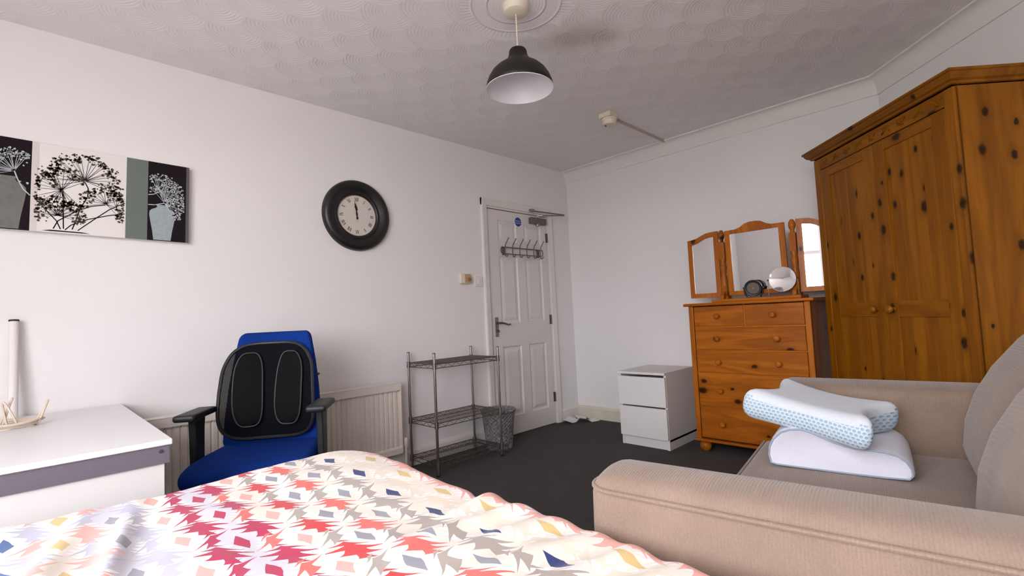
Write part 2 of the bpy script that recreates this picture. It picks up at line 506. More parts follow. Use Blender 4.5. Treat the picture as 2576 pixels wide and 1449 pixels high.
pl = bpy.data.lights.new('window_left_offscreen', 'AREA'); pl.shape = 'RECTANGLE'; pl.size = WZ1-WZ0; pl.size_y = WY1-WY0
pl.cycles.is_portal = True
po = bpy.data.objects.new('window_left_offscreen', pl); COL.objects.link(po)
po.location = (XL-.13, (WY0+WY1)/2, (WZ0+WZ1)/2); po.rotation_euler = (0, -PI/2, 0)

# skirtings
struct(MB().prism([(YA, 0), (YA-.016, 0), (YA-.016, .10), (YA-.010, .118), (YA, .12)], 'x', XL, 2.74).prism([(YA, 0), (YA-.016, 0), (YA-.016, .10), (YA-.010, .118), (YA, .12)], 'x', 3.67, XB).build('baseboard_far', M_trim))
struct(MB().prism([(XB, 0), (XB-.018, 0), (XB-.018, .10), (XB-.010, .118), (XB, .12)], 'y', D0.y, YA-.016).build('baseboard_right', plain('yellowed_paint', lin(216, 208, 194), .4, nz=.08, nscale=10)))
def place_diag(mb):   # local: x along wall from D0 to D1, y out from wall
    ex = -eD; ey = nD
    Mt = Matrix(((ex.x, ey.x, 0, D0.x), (ex.y, ey.y, 0, D0.y), (0, 0, 1, 0), (0, 0, 0, 1)))
    mb.v = [tuple(Mt @ Vector(p)) for p in mb.v]; return mb
struct(place_diag(MB().prism([(0, 0), (.018, 0), (.018, .10), (.010, .118), (0, .12)], 'x', .0, L_D)).build('baseboard_diagonal', M_trim))
# cornice: concave cove with fillets
def cove(h, w):
    pts = [(0, CZ), (w, CZ), (w, CZ-.010), (w-.012, CZ-.012)]
    for i in range(1, 8):
        a = PI/2*i/8
        pts.append((.012 + (w-.024)*(1-math.sin(a)), CZ-h+.012 + (h-.024)*math.cos(a)))
    pts += [(.012, CZ-h+.010), (.008, CZ-h), (0, CZ-h)]
    return pts
cv = cove(.115, .075)
struct(MB().prism([(XB-a, b) for a, b in cv], 'y', D0.y-.035, YA).build('trim_1', M_cornice, smooth=True, ang=25), 'plaster cove cornice along the right wall')
struct(place_diag(MB().prism(cv, 'x', -.05, L_D)).build('trim_2', M_cornice, smooth=True, ang=25), 'plaster cove cornice along the diagonal wall')

# door frame and door
F = MB()
arch = lambda a, b: [(a, YA), (a, YA-.018), (a+.01*(1 if b > a else -1), YA-.022), (b, YA-.014), (b, YA)]
F.prism(arch(DX0-.055, DX0+.004), 'z', 0, DZ+.06).prism(arch(DX1+.055, DX1-.004), 'z', 0, DZ+.06)
F.prism([(YA, DZ+.06), (YA-.018, DZ+.06), (YA-.022, DZ+.05), (YA-.014, DZ), (YA, DZ)], 'x', DX0-.055, DX1+.055)
F.box(DX0, DX0+.016, YA, YA+.12, 0, DZ).box(DX1-.016, DX1, YA, YA+.12, 0, DZ).box(DX0, DX1, YA, YA+.12, DZ-.016, DZ)
struct(F.build('trim_3', M_trim), 'white painted door architrave')
door = bpy.data.objects.new('door_1', None); COL.objects.link(door); door.location = (2.822, YA+.004, 0)
struct(door, 'white six panel door')
DW, DH = .766, 1.982
def door_face():
    mb = MB(); xs = [0, .122, .366, .466, .69, DW]
    xs = [0, .120, .352, .452, .684, DW]
    zs = [0.006, .165, .775, .978, 1.572, 1.70, 1.895, DH]
    for i in range(5):
        for j in range(7):
            x0, x1, z0, z1 = xs[i], xs[i+1], zs[j], zs[j+1]
            if i in (1, 3) and j in (1, 3, 5):
                rings = [(0, 0), (.010, .009), (.022, .010), (.050, .002)]
                for (a, da), (b, db) in zip(rings, rings[1:]):
                    o = [(x0+a, da, z0+a), (x1-a, da, z0+a), (x1-a, da, z1-a), (x0+a, da, z1-a)]
                    n = [(x0+b, db, z0+b), (x1-b, db, z0+b), (x1-b, db, z1-b), (x0+b, db, z1-b)]
                    mb.add(o+n, [(k, (k+1) % 4, 4+(k+1) % 4, 4+k) for k in range(4)])
                b, db = rings[-1]
                mb.add([(x0+b, db, z0+b), (x1-b, db, z0+b), (x1-b, db, z1-b), (x0+b, db, z1-b)], [(0, 1, 2, 3)])
            else:
                mb.add([(x0, 0, z0), (x1, 0, z0), (x1, 0, z1), (x0, 0, z1)], [(0, 1, 2, 3)])
    mb.add([(0, 0, .006), (DW, 0, .006), (DW, .042, .006), (0, .042, .006), (0, 0, DH), (DW, 0, DH), (DW, .042, DH), (0, .042, DH)],
           [(0, 1, 2, 3), (4, 5, 6, 7), (0, 3, 7, 4), (1, 2, 6, 5), (3, 2, 6, 7)])
    return mb
door_face().build('door_slab', M_door, door, merge=True)
for z in (.25, .99, 1.78):
    MB().cyl((DW+.007, -.006, z-.045), (DW+.007, -.006, z+.045), .006, 10).box(DW-.012, DW+.018, -.003, .001, z-.045, z+.045).build('hinge', M_dark_steel, door)
hd = MB().box(.035, .075, -.006, .0, .865, 1.035).build('handle_plate', M_steel, door, bevel=.003)
MB().tube([(.055, -.004, .985), (.055, -.045, .985), (.07, -.052, .985), (.11, -.052, .978), (.15, -.05, .965), (.175, -.05, .968)], [.010, .009, .009, .008, .007, .006], 10).build('lever_handle', M_dark_steel, hd, smooth=True)
MB().lathe([(0, 0), (.013, 0), (.013, .006), (.010, .018), (.0, .02)], 16, Matrix.Translation((.058, -.004, .915)) @ Matrix.Rotation(PI/2, 4, 'X')).build('thumb_turn', M_dark_steel, hd, smooth=True)
cl = MB().box(.525, .735, -.045, 0, 1.898, 1.958).build('door_closer', M_dark_steel, door, bevel=.008)
MB().lathe([(0, 0), (.018, 0), (.018, .02), (0, .02)], 16, Matrix.Translation((.625, -.022, 1.882))).build('pinion_cap', M_steel, cl, smooth=True)
MB().tube([(.630, -.022, 1.958), (.630, -.022, 1.978), (.66, -.06, 1.980), (.865, -.16, 1.984)], .007, 8).tube([(.865, -.16, 1.991), (.56, -.035, 2.018)], .006, 8).box(.515, .565, -.05, -.022, 2.008, 2.032).build('closer_arm', M_steel, cl)

# ================================================================== things on the door and wall A
sg = thing('door_sign', 'round blue fire door sign with white lettering near top of the white door', 'sign', (3.203, YA+.004, 1.9), 0)
Rx = Matrix.Rotation(PI/2, 4, 'X')
MB().lathe([(0, 0), (.050, 0), (.050, .0016), (0, .0016)], 40, Rx).build('backing', M_signwhite, sg)
MB().lathe([(0, .0012), (.043, .0012), (.043, .0022), (0, .0022)], 40, Rx).build('blue_disc', M_signblue, sg)
tm = MB()
for s, z in (('Fire door', .009), ('keep shut', -.010)):
    t = text_mb(s, .0185); tm.add([(p[0], -.0026, p[1]+z) for p in t.v], t.f)
tm.build('lettering', M_signwhite, sg, flip=False)

rack = thing('coat_rack', 'chrome wire coat rack with six hooks over the white door', 'coat rack', (2.955, YA+.004, 1.60))
RL = .535
MB().tube([(0, -.026, .050), (RL, -.026, .050)], .005, 8).build('rail', M_dark_steel, rack, smooth=True)
MB().tube([(.03, -.026, -.008), (RL-.03, -.026, -.008)], .004, 8).build('rail', M_dark_steel, rack, smooth=True)
for x in (.035, RL-.045):
    MB().box(x-.010, x+.010, -.022, 0, -.02, .055).build('bracket', M_dark_steel, rack, bevel=.002)
for x, sgn in ((0, 1), (RL, -1)):
    MB().tube([(x+sgn*.03, -.026, .050), (x, -.026, .045), (x-sgn*.012, -.026, .02), (x, -.026, -.003), (x+sgn*.03, -.026, -.008)], .004, 8).build('end_loop', M_dark_steel, rack, smooth=True)
hook = None
for i in range(6):
    x = .035 + i*(RL-.07)/5
    pts = [(0, -.085, .128), (0, -.068, .105), (0, -.042, .075), (0, -.033, .045), (0, -.033, -.005), (0, -.036, -.028), (0, -.052, -.036), (0, -.066, -.026), (0, -.070, -.018)]
    if hook is None:
        hook = MB().tube(pts, .0042, 8).build('hook', M_dark_steel, rack, smooth=True); hook.location.x = x
    else:
        h = hook.copy(); COL.objects.link(h); h.parent = rack; h.location.x = x

# thermostat and switch
th = thing('thermostat', 'yellowed cream thermostat box with brown dial beside the light switch', 'thermostat', (2.53, YA, 1.361))
MB().box(-.052, .052, -.028, 0, -.041, .041).build('body', M_cream, th, bevel=.005)
MB().box(-.012, .050, -.034, -.028, -.036, .036).build('cover', M_creamd, th, bevel=.003)
MB().lathe([(0, 0), (.016, 0), (.014, .012), (0, .012)], 20, Matrix.Translation((.030, -.034, -.006)) @ Rx).build('dial', plain('brown_knob', lin(150, 105, 60), .5), th, smooth=True)
sw = thing('light_switch', 'square white light switch beside the door frame', 'switch', (2.682, YA, 1.342))
MB().box(-.043, .043, -.012, 0, -.043, .043).build('plate', M_whitep, sw, bevel=.003)
MB().box(-.011, .011, -.017, -.012, -.018, .018).build('rocker', M_whitep, sw, bevel=.002)

# wall clock
ck = thing('wall_clock', 'round wall clock with wide black frame and Roman numerals', 'clock', (1.603, YA, 1.778))
prof = [(.140, .010), (.142, .018), (.150, .026), (.158, .027), (.166, .024), (.190, .040), (.205, .045), (.222, .043), (.236, .034), (.243, .018), (.243, 0), (.140, 0)]
MB().lathe(prof, 96, Rx, closed=True).build('frame', M_blackrub, ck, smooth=True, ang=50)
MB().lathe([(0, .004), (.147, .004), (.147, .008), (0, .008)], 64, Rx).build('dial', M_dial, ck)
MB().lathe([(.139, .010), (.1435, .010), (.1435, .014), (.139, .014)], 64, Rx, closed=True).build('bezel', M_steel, ck)
def stroke(mb, x0, z0, x1, z1, w):
    d = Vector((x1-x0, 0, z1-z0)).normalized(); n = Vector((-d.z, 0, d.x))*w/2
    a = Vector((x0, 0, z0)); b = Vector((x1, 0, z1))
    mb.add([a+n, b+n, b-n, a-n], [(0, 1, 2, 3)])
def roman(s):
    mb = MB(); w = {'I': .0065, 'V': .016, 'X': .016}; tot = sum(w[c] for c in s); x = -tot/2; h = .0125
    for c in s:
        cw = w[c]; m = x + cw/2
        if c == 'I': stroke(mb, m, -h, m, h, .0032)
        elif c == 'V': stroke(mb, m-.0055, h, m, -h, .0036); stroke(mb, m+.0055, h, m, -h, .0016)
        else: stroke(mb, m-.0055, h, m+.0055, -h, .0036); stroke(mb, m+.0055, h, m-.0055, -h, .0016)
        x += cw
    return mb
for k, s in enumerate(['XII', 'I', 'II', 'III', 'IIII', 'V', 'VI', 'VII', 'VIII', 'IX', 'X', 'XI']):
    o = roman(s).build('numeral', M_ink, ck, flip=False)
    a = 2*PI*k/12
    o.location = (.112*math.sin(a), -.0092, .112*math.cos(a)); o.rotation_euler = (0, a, 0)
def hand(L, w):
    mb = MB(); pr = [(-.026, .0045), (-.018, .007), (-.008, .003), (0, .006), (.012, .007), (.03, .0025), (L*.5, w*.7), (L*.58, w*1.25), (L*.66, w*.45), (L*.72, w*.9), (L*.8, w*.3), (L, .0006)]
    vs = [(-x, 0, z) for z, x in pr] + [(x, 0, z) for z, x in pr]; n = len(pr)
    return mb.add(vs, [(i, i+1, n+i+1, n+i) for i in range(n-1)])
o = hand(.106, .0065).build('minute_hand', M_ink, ck, flip=False); o.location.y = -.0125; o.rotation_euler = (0, math.radians(-9), 0)
o = hand(.078, .0085).build('hour_hand', M_ink, ck, flip=False); o.location.y = -.0110; o.rotation_euler = (0, math.radians(-2), 0)
MB().box(-.009, .009, -.0094, -.009, -.042, -.039).build('maker_mark', plain('grey_print', (.4, .37, .35), .7), ck)

# canvas print
cvs = thing('canvas_print', 'long unframed canvas print of dried seed heads and pale vases', 'picture', (.617, YA, 1.72))
cvs.rotation_euler = (0, math.radians(1.2), 0)
CW, CH, CT = 1.20, .412, .032
can = MB().box(-CW, 0, -CT, -.001, -CH/2, CH/2).build('canvas', plain('canvas_white', (.80, .77, .74), .85, bump=.1, bscale=700), cvs, bevel=.002)
def flat(name, polys, mat, depth):
    mb = MB()
    for P in polys:
        n = len(P); mb.add([(x, -CT-depth, z) for x, z in P], [tuple(range(n))])
    return mb.build(name, mat, can, flip=False)
rect = lambda x0, x1, z0=-CH/2, z1=CH/2: [(x0, z0), (x1, z0), (x1, z1), (x0, z1)]
M_pdark = plain('print_black', (.016, .011, .014), .9, 0, .1); M_pgreen = plain('print_sage', lin(112, 120, 114), .9, 0, .1, nz=.15, nscale=300)
M_pgrey = plain('print_grey', lin(96, 92, 98), .9, 0, .1); M_pvase = plain('print_vase', lin(158, 170, 172), .9, 0, .1, nz=.25, nscale=60)
M_pvase2 = plain('print_vase_dark', lin(112, 112, 106), .8, nz=.3, nscale=40); M_pcream = plain('print_cream', lin(216, 208, 202), .85)
M_psil = plain('print_silver', lin(188, 194, 198), .8, nz=.4, nscale=200); M_pseed = plain('print_seed', lin(84, 76, 64), .9, 0, .1, nz=.6, nscale=200)
for r_ in ((-.18, -.014), (-.86, -.608)): flat('black_panel', [rect(*r_)], M_pdark, .0006)
flat('edge_band', [rect(-.014, 0)], M_pgrey, .0006)
for r_ in ((-.268, -.18), (-.95, -.86)): flat('sage_panel', [rect(*r_)], M_pgreen, .0006)
flat('cream_band', [rect(-.608, -.585)], M_pcream, .0006)
def vase(cx, z0, h, w):
    pr = [(0, .33), (.25, .38), (.5, .45), (.70, .5), (.80, .49), (.86, .40), (.90, .26), (.94, .2), (1, .24)]
    return [(cx - r*w, z0 + t*h) for t, r in pr] + [(cx + r*w, z0 + t*h) for t, r in reversed(pr)]
flat('vase', [vase(-.117, -CH/2+.004, .185, .112)], M_pvase, .0010)
flat('vase', [vase(-.682, -CH/2+.004, .235, .120)], M_pvase2, .0010)
rg = random.Random(3)
def umbel(cx, cz, R, a0, a1, nray, clip=None, dens=11, sz=.0064):
    rays = []; seeds = []
    def ok(x, z): return (clip is None or clip[0] < x < clip[1]) and abs(z) < CH/2-.004
    for i in range(nray):
        a = math.radians(a0 + (a1-a0)*(i+.5)/nray + rg.uniform(-4, 4)); L = R*rg.uniform(.78, 1.0)
        ex, ez = cx + L*math.cos(a), cz + L*.95*math.sin(a)
        d = Vector((ex-cx, ez-cz)); 
        if d.length < 1e-4: continue
        n = Vector((-d.y, d.x)).normalized()*.0011
        if ok(ex, ez): rays.append([(cx+n.x, cz+n.y), (ex+n.x*.6, ez+n.y*.6), (ex-n.x*.6, ez-n.y*.6), (cx-n.x, cz-n.y)])
        for k in range(dens):
            x = ex + rg.gauss(0, .0125); z = ez + rg.gauss(0, .0105); s = sz*rg.uniform(.5, 1.25)
            if ok(x-s, z) and ok(x+s, z):
                b = rg.uniform(0, 6.3); m = rg.choice((3, 4, 5))
                seeds.append([(x + s*rg.uniform(.6, 1.2)*math.cos(b + 6.283*j/m), z + s*rg.uniform(.6, 1.2)*math.sin(b + 6.283*j/m)) for j in range(m)])
    return rays, seeds
def stem(pts, w):
    out = []
    for (a, b) in zip(pts, pts[1:]):
        d = Vector((b[0]-a[0], b[1]-a[1])); n = Vector((-d.y, d.x)).normalized()*w/2
        out.append([(a[0]+n.x, a[1]+n.y), (b[0]+n.x, b[1]+n.y), (b[0]-n.x, b[1]-n.y), (a[0]-n.x, a[1]-n.y)])
    return out
dr, ds = [], []
clipc = (-.60, -.272)
for (ux, uz, R, a0, a1, n) in [(-.425, .055, .13, -25, 205, 24), (-.505, -.003, .105, 30, 320, 22), (-.345, -.045, .085, -60, 200, 16), (-.515, -.125, .085, -20, 200, 18), (-.305, -.06, .06, -80, 120, 10)]:
    r_, s_ = umbel(ux, uz, R, a0, a1, n, clipc); dr += r_; ds += s_
base = (-.465, -.185)
for pts in ([(-.425, .05), (-.412, .02), (-.413, -.02), (-.44, -.085), (-.455, -.15), base],
            [(-.505, -.005), (-.497, -.04), (-.498, -.1), (-.495, -.185)],
            [(-.345, -.05), (-.40, -.065), (-.45, -.095), (-.515, -.15), (-.53, -.188)],
            [(-.272, -.085), (-.33, -.10), (-.41, -.13), (-.47, -.165), (-.49, -.19)],
            [(-.272, -.03), (-.33, -.07), (-.39, -.13), (-.445, -.188)],
            [(-.60, -.045), (-.56, -.10), (-.52, -.15), (-.505, -.188)]):
    dr += stem(pts, .0042)
flat('stems', dr, M_pdark, .0010)['kind'] = 'stuff'; flat('seed_heads', ds, M_pseed, .0014)['kind'] = 'stuff'
flat('ground_line', [[(-.57, -.2), (-.40, -.2), (-.43, -.195), (-.54, -.194)]], M_pdark, .0011)
lr, ls = [], []
for (ux, uz, R, a0, a1, n, cl_) in [(-.135, .05, .09, -60, 120, 18, (-.178, -.018)), (-.108, -.005, .095, -70, 130, 22, (-.178, -.018)), (-.662, .058, .095, -40, 205, 30, (-.85, -.612))]:
    r_, s_ = umbel(ux, uz, R, a0, a1, n, cl_, 12, .0052); lr += r_; ls += s_
lr += stem([(-.108, -.005), (-.15, -.02), (-.178, -.022)], .004) + stem([(-.135, .05), (-.155, .035), (-.178, .03)], .004)
lr += stem([(-.662, .058), (-.65, .02), (-.632, -.02), (-.61, -.045)], .0045)
for nm_, pp, dd in (('pale_stems', lr, .0013), ('pale_seed_heads', ls, .0016)):
    for keep in (lambda P: P[0][0] > -.4, lambda P: P[0][0] <= -.4):
        flat(nm_, [P for P in pp if keep(P)], M_psil, dd)['kind'] = 'stuff'

# radiator
rd = thing('radiator', 'cream panel radiator with vertical flutes under the wall clock', 'radiator', (0, YA, 0))
RX0, RX1, RZ0, RZ1 = .362, 1.842, .135, .612
def rad_panel(yf):
    mb = MB(); n = int((RX1-RX0-.05)/.0333); rows = []
    xs = []; 
    for i in range(n):
        x = RX0+.025 + i*(RX1-RX0-.05)/n; w = (RX1-RX0-.05)/n
        xs += [(x, 0), (x+w*.14, 0), (x+w*.30, -.009), (x+w*.86, -.009), (x+w, 0)]
    xs = [(RX0, 0)] + xs + [(RX1, 0)]
    for z, k in ((RZ0, 0), (RZ0+.035, 0), (RZ0+.048, 1), (RZ1-.058, 1), (RZ1-.045, 0), (RZ1, 0)):
        rows.append([(x, yf - (1-k)*.009 + (d+.009)*k*1.0 - 0*k, z) if k else (x, yf-.009, z) for x, d in xs])
    mb.grid(rows)
    return mb
rad_panel(-.095).build('front_panel', M_rad, rd, flip=False)
MB().box(RX0, RX1, -.048, -.036, RZ0, RZ1).build('back_panel', M_rad, rd)
MB().box(RX0, RX1, -.104, -.034, RZ1, RZ1+.006).build('top_grille', M_rad, rd, bevel=.002)
MB().box(RX0-.003, RX0, -.104, -.034, RZ0+.01, RZ1+.004).build('side_cover', M_rad, rd)
MB().box(RX1, RX1+.003, -.104, -.034, RZ0+.01, RZ1+.004).build('side_cover', M_rad, rd)
v = MB().tube([(RX1, -.07, .175), (RX1+.045, -.07, .175), (RX1+.045, -.07, .0)], .008, 10).build('valve_pipe', M_rad, rd)
MB().lathe([(0, 0), (.014, 0), (.016, .01), (.016, .05), (.012, .06), (0, .06)], 20, Matrix.Translation((RX1+.045, -.07, .165))).build('valve_cap', M_whitep, v, smooth=True)
MB().box(.5, .54, -.036, -.002, .2, .55).build('bracket', M_rad, rd); MB().box(1.5, 1.54, -.036, -.002, .2, .55).build('bracket', M_rad, rd)

# ================================================================== ceiling things
pd = thing('pendant_lamp', 'black metal dome pendant lamp with white inside hanging from ceiling rose', 'lamp', (CEIL_C[0], CEIL_C[1], CZ))
LX, LY = 0, 0
MB().lathe([(0, 0), (.062, 0), (.062, -.012), (.056, -.036), (.046, -.042), (0, -.042)], 36).build('ceiling_rose', M_cream, pd, smooth=True)
MB().cyl((0, 0, -.04), (0, 0, -.215), .0032, 8).build('flex', M_cream, pd, smooth=True)
MB().lathe([(.004, -.195), (.012, -.20), (.018, -.212), (.020, -.225), (.020, -.30), (0, -.30)], 20).build('lamp_holder', M_cream, pd, smooth=True)
sp = [(.021, -.212), (.036, -.214), (.041, -.222), (.043, -.238), (.047, -.252), (.055, -.264), (.067, -.276), (.086, -.290), (.106, -.304), (.126, -.324), (.142, -.350), (.152, -.378), (.157, -.402)]
MB().lathe(sp + [(.1562, -.4025)], 64, cap=False).build('shade', M_shade, pd, smooth=True, flip=False, ang=180)
MB().lathe([(r-.0022, z-.0012) for r, z in sp], 64, cap=False).build('shade_lining', M_lining, pd, smooth=True, flip=False, ang=180)
MB().lathe([(.1548, -.4032), (.1575, -.4032), (.1575, -.4012), (.1548, -.4012)], 64, None, True).build('rim', M_lining, pd)

sa = thing('smoke_detector', 'cream round smoke detector on square base fixed to the ceiling', 'smoke detector', (3.03, 1.94, CZ))
MB().box(-.062, .045, -.05, .05, -.035, 0).build('mounting_box', M_cream, sa, bevel=.004)
MB().lathe([(0, -.030), (.052, -.030), (.056, -.036), (.056, -.046), (.052, -.050), (.052, -.072), (.046, -.082), (0, -.086)], 32).build('detector_head', M_cream, sa, smooth=True)
MB().lathe([(0, -.084), (.006, -.084), (.006, -.088), (0, -.088)], 12, Matrix.Translation((-.02, .02, .0005))).build('indicator', M_ink, sa)
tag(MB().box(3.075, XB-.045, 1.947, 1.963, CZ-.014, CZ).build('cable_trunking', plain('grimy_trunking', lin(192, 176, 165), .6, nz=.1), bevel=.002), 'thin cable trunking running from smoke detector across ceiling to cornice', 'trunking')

# ================================================================== wire rack
wr = thing('wire_shelving_rack', 'three tier chrome wire rack standing by the radiator', 'shelf rack', (1.94, 2.716, 0))
RW, RD_ = .583, .312; zs3 = (.075, .335, .728)
for (x, y) in ((0, 0), (RW, 0), (0, RD_), (RW, RD_)):
    p = MB().cyl((x, y, .012), (x, y, .812), .0095, 12).build('post', M_chrome, wr, smooth=True)
    MB().lathe([(0, 0), (.013, 0), (.013, .012), (.009, .016), (0, .016)], 12, Matrix.Translation((x, y, 0))).build('foot', M_black, p)
    for z in zs3: MB().lathe([(.0095, -.022), (.014, -.022), (.0125, .022), (.0095, .022)], 12, Matrix.Translation((x, y, z))).build('sleeve', M_dark_steel, p)
    MB().lathe([(0, 0), (.0105, 0), (.0105, .004), (0, .004)], 12, Matrix.Translation((x, y, .812))).build('cap', M_black, p)
for z in zs3:
    mb = MB()
    for dz, r in ((.012, .0032), (-.016, .0028)):
        mb.tube([(0, 0, z+dz), (RW, 0, z+dz), (RW, RD_, z+dz), (0, RD_, z+dz)], r, 6, closed=True)
    for (a, b, n) in (((0, 0), (RW, 0), 16), ((0, RD_), (RW, RD_), 16), ((0, 0), (0, RD_), 8), ((RW, 0), (RW, RD_), 8)):
        pts = []
        for i in range(n+1):
            t = i/n; pts.append((a[0]+(b[0]-a[0])*t, a[1]+(b[1]-a[1])*t, z + (.011 if i % 2 else -.015)))
        mb.tube(pts, .0018, 5)
    n = 26
    for i in range(1, n): mb.cyl((RW*i/n, 0, z+.014), (RW*i/n, RD_, z+.014), .0017, 5)
    for y in (RD_*.33, RD_*.66): mb.cyl((0, y, z+.010), (RW, y, z+.010), .0022, 5)
    mb.build('wire_shelf', M_dark_steel, wr)

# wastebasket
wb = thing('wastebasket', 'grey woven wicker wastebasket between the wire rack and the door', 'basket', (2.675, 2.905, 0))
rows = []; nr, ns = 20, 132
for i in range(nr*3+1):
    t = i/(nr*3); z = .012 + t*.283; row = int(i/3)
    R = .100 + .030*t
    prow = math.sin(PI*((i % 3)/3+.0))
    rows.append([((R + .0045*math.sin(2*PI*22*j/ns + PI*(row % 2))*(.35+prow))*math.cos(2*PI*j/ns), (R + .0045*math.sin(2*PI*22*j/ns + PI*(row % 2))*(.35+prow))*math.sin(2*PI*j/ns), z) for j in range(ns)])
MB().grid(rows, closed_u=True).build('woven_wall', M_wicker, wb, smooth=True, flip=False)
MB().lathe([(.094, .012), (.123, .295)], 48, cap=False).build('inner_wall', M_wicker, wb)
rim = [(.132*math.cos(2*PI*j/90), .132*math.sin(2*PI*j/90), .297 + .004*math.sin(2*PI*j/90*24)) for j in range(90)]
MB().tube(rim, .0095, 8, closed=True).build('braided_rim', M_wicker, wb, smooth=True)
MB().lathe([(0, 0), (.100, 0), (.104, .010), (.100, .018), (0, .018)], 40).build('base', M_wicker, wb)

# leaflets
lf = [((3.70, 3.0, 0), .3, .17, .11, (.05, -.06)), ((3.80, 2.93, 0), 1.0, .15, .10, (-.12, .05)), ((3.86, 2.85, 0), -.25, .10, .08, (0, .03))]
lab = ['creased white leaflet lying on carpet against the door frame', 'folded white leaflet tilted up against skirting in the corner', 'small white paper slip on carpet beside the folded leaflet']
for (loc, rz, a, b, tl), l in zip(lf, lab):
    mb = MB(); n = 8
    mb.grid([[(-a/2 + a*i/n, -b/2 + b*j/4, .003 + abs(i/n-.5)*abs(tl[0])*.35 + (j/4)*abs(tl[1])*.45) for i in range(n+1)] for j in range(5)])
    mb.grid([[(-a/2 + a*i/n, -b/2 + b*j/4, .0015 + abs(i/n-.5)*abs(tl[0])*.35 + (j/4)*abs(tl[1])*.45) for i in range(n+1)] for j in range(5)])
    o = tag(mb.build('leaflet', M_paper, flip=False), l, 'paper', 'papers on the carpet in the corner'); o.location = loc; o.rotation_euler = (0, 0, rz)

# ================================================================== white two drawer unit
du = thing('bedside_drawers', 'small white two drawer bedside unit beside the pine chest', 'drawers', (3.318, 1.99, 0))
DWd = .40; yy0, yy1 = -DWd/2, DWd/2
MB().box(.02, .48, yy0, yy0+.018, 0, .548).box(.02, .48, yy1-.018, yy1, 0, .548).box(.47, .48, yy0, yy1, .06, .548).box(.03, .47, yy0, yy1, .06, .075).build('carcass', M_white_matt, du)
MB().box(-.002, .48, yy0, yy1, .548, .566).build('top_panel', M_white_matt, du, bevel=.001)
MB().box(.030, .045, yy0+.018, yy1-.018, 0, .06).build('plinth', M_white_matt, du)
for z0, z1 in ((.075, .300), (.312, .530)):
    d = MB().box(0, .018, yy0+.001, yy1-.001, z0, z1).build('drawer', M_white_matt, du, bevel=.0015)
    MB().box(.02, .44, yy0+.03, yy1-.03, z0+.01, z1-.02).build('drawer_box', M_white_matt, d)

# ================================================================== pine chest of drawers (local x depth, y across)
ch = thing('chest_of_drawers', 'tall orange pine chest with two small and four wide drawers', 'chest of drawers', (3.47, 1.247, 0))
hw = .396
MB().box(.012, .43, -hw, -hw+.022, .09, 1.045).build('side_panel', M_pine_z, ch)
MB().box(.012, .43, hw-.022, hw, .09, 1.045).build('side_panel', M_pine_z, ch)
MB().box(.0, .022, -hw, -hw+.034, .09, 1.045).build('front_stile', M_pine_z, ch, bevel=.003)
MB().box(.0, .022, hw-.034, hw, .09, 1.045).build('front_stile', M_pine_z, ch, bevel=.003)
MB().box(-.028, .43, -hw-.028, hw+.028, 1.045, 1.066).build('top', M_pine_y, ch, bevel=.007, seg=3)
MB().box(-.016, .43, -hw-.014, hw+.014, .074, .092).build('base_moulding', M_pine_y, ch, bevel=.006)
MB().box(.42, .43, -hw, hw, .09, 1.045).build('back_panel', M_pine_z, ch)
for x in (.04, .38):
    for y in (-hw+.045, hw-.045):
        MB().lathe([(0, 0), (.022, 0), (.036, .012), (.042, .034), (.036, .056), (.026, .066), (.030, .076), (0, .076)], 24, Matrix.Translation((x, y, 0))).build('bun_foot', M_pine_z, ch, smooth=True)
knob_p = [(0, -.002), (.009, -.002), (.009, .008), (.012, .012), (.019, .020), (.020, .028), (.014, .036), (0, .038)]
MK = Matrix.Rotation(-PI/2, 4, 'Y')
def knob_mesh(par, y, z, mat): return MB().lathe(knob_p, 20, Matrix.Translation((.002, y, z)) @ MK).build('knob', mat, par, smooth=True)
dz = [(.897, 1.040, 'half'), (.732, .888, 'full'), (.567, .723, 'full'), (.330, .558, 'full'), (.100, .321, 'full')]
def drawer(y0, y1, z0, z1):
    d = MB().box(.004, .024, y0, y1, z0, z1).build('drawer', M_pine_y, ch, bevel=.005, seg=2)
    MB().box(.024, .40, y0+.01, y1-.01, z0+.005, z1-.015).build('drawer_box', M_pine_y, d)
    return d
for z0, z1, k in dz:
    if k == 'half':
        for a, b in ((-hw+.037, .0), (.012, hw-.037)):
            d = drawer(a, b, z0, z1); knob_mesh(d, (a+b)/2, (z0+z1)/2, M_pine_y)
    else:
        d = drawer(-hw+.037, hw-.037, z0, z1)
        for y in (-.195, .195): knob_mesh(d, y, (z0+z1)/2, M_pine_y)
for z in (.8925, .7275, .5625, .3255): MB().box(.010, .03, -hw+.034, hw-.034, z-.005, z+.005).build('drawer_rail', M_pine_y, ch)
MB().box(.010, .03, .0005, .0115, .897, 1.045).build('divider', M_pine_z, ch)

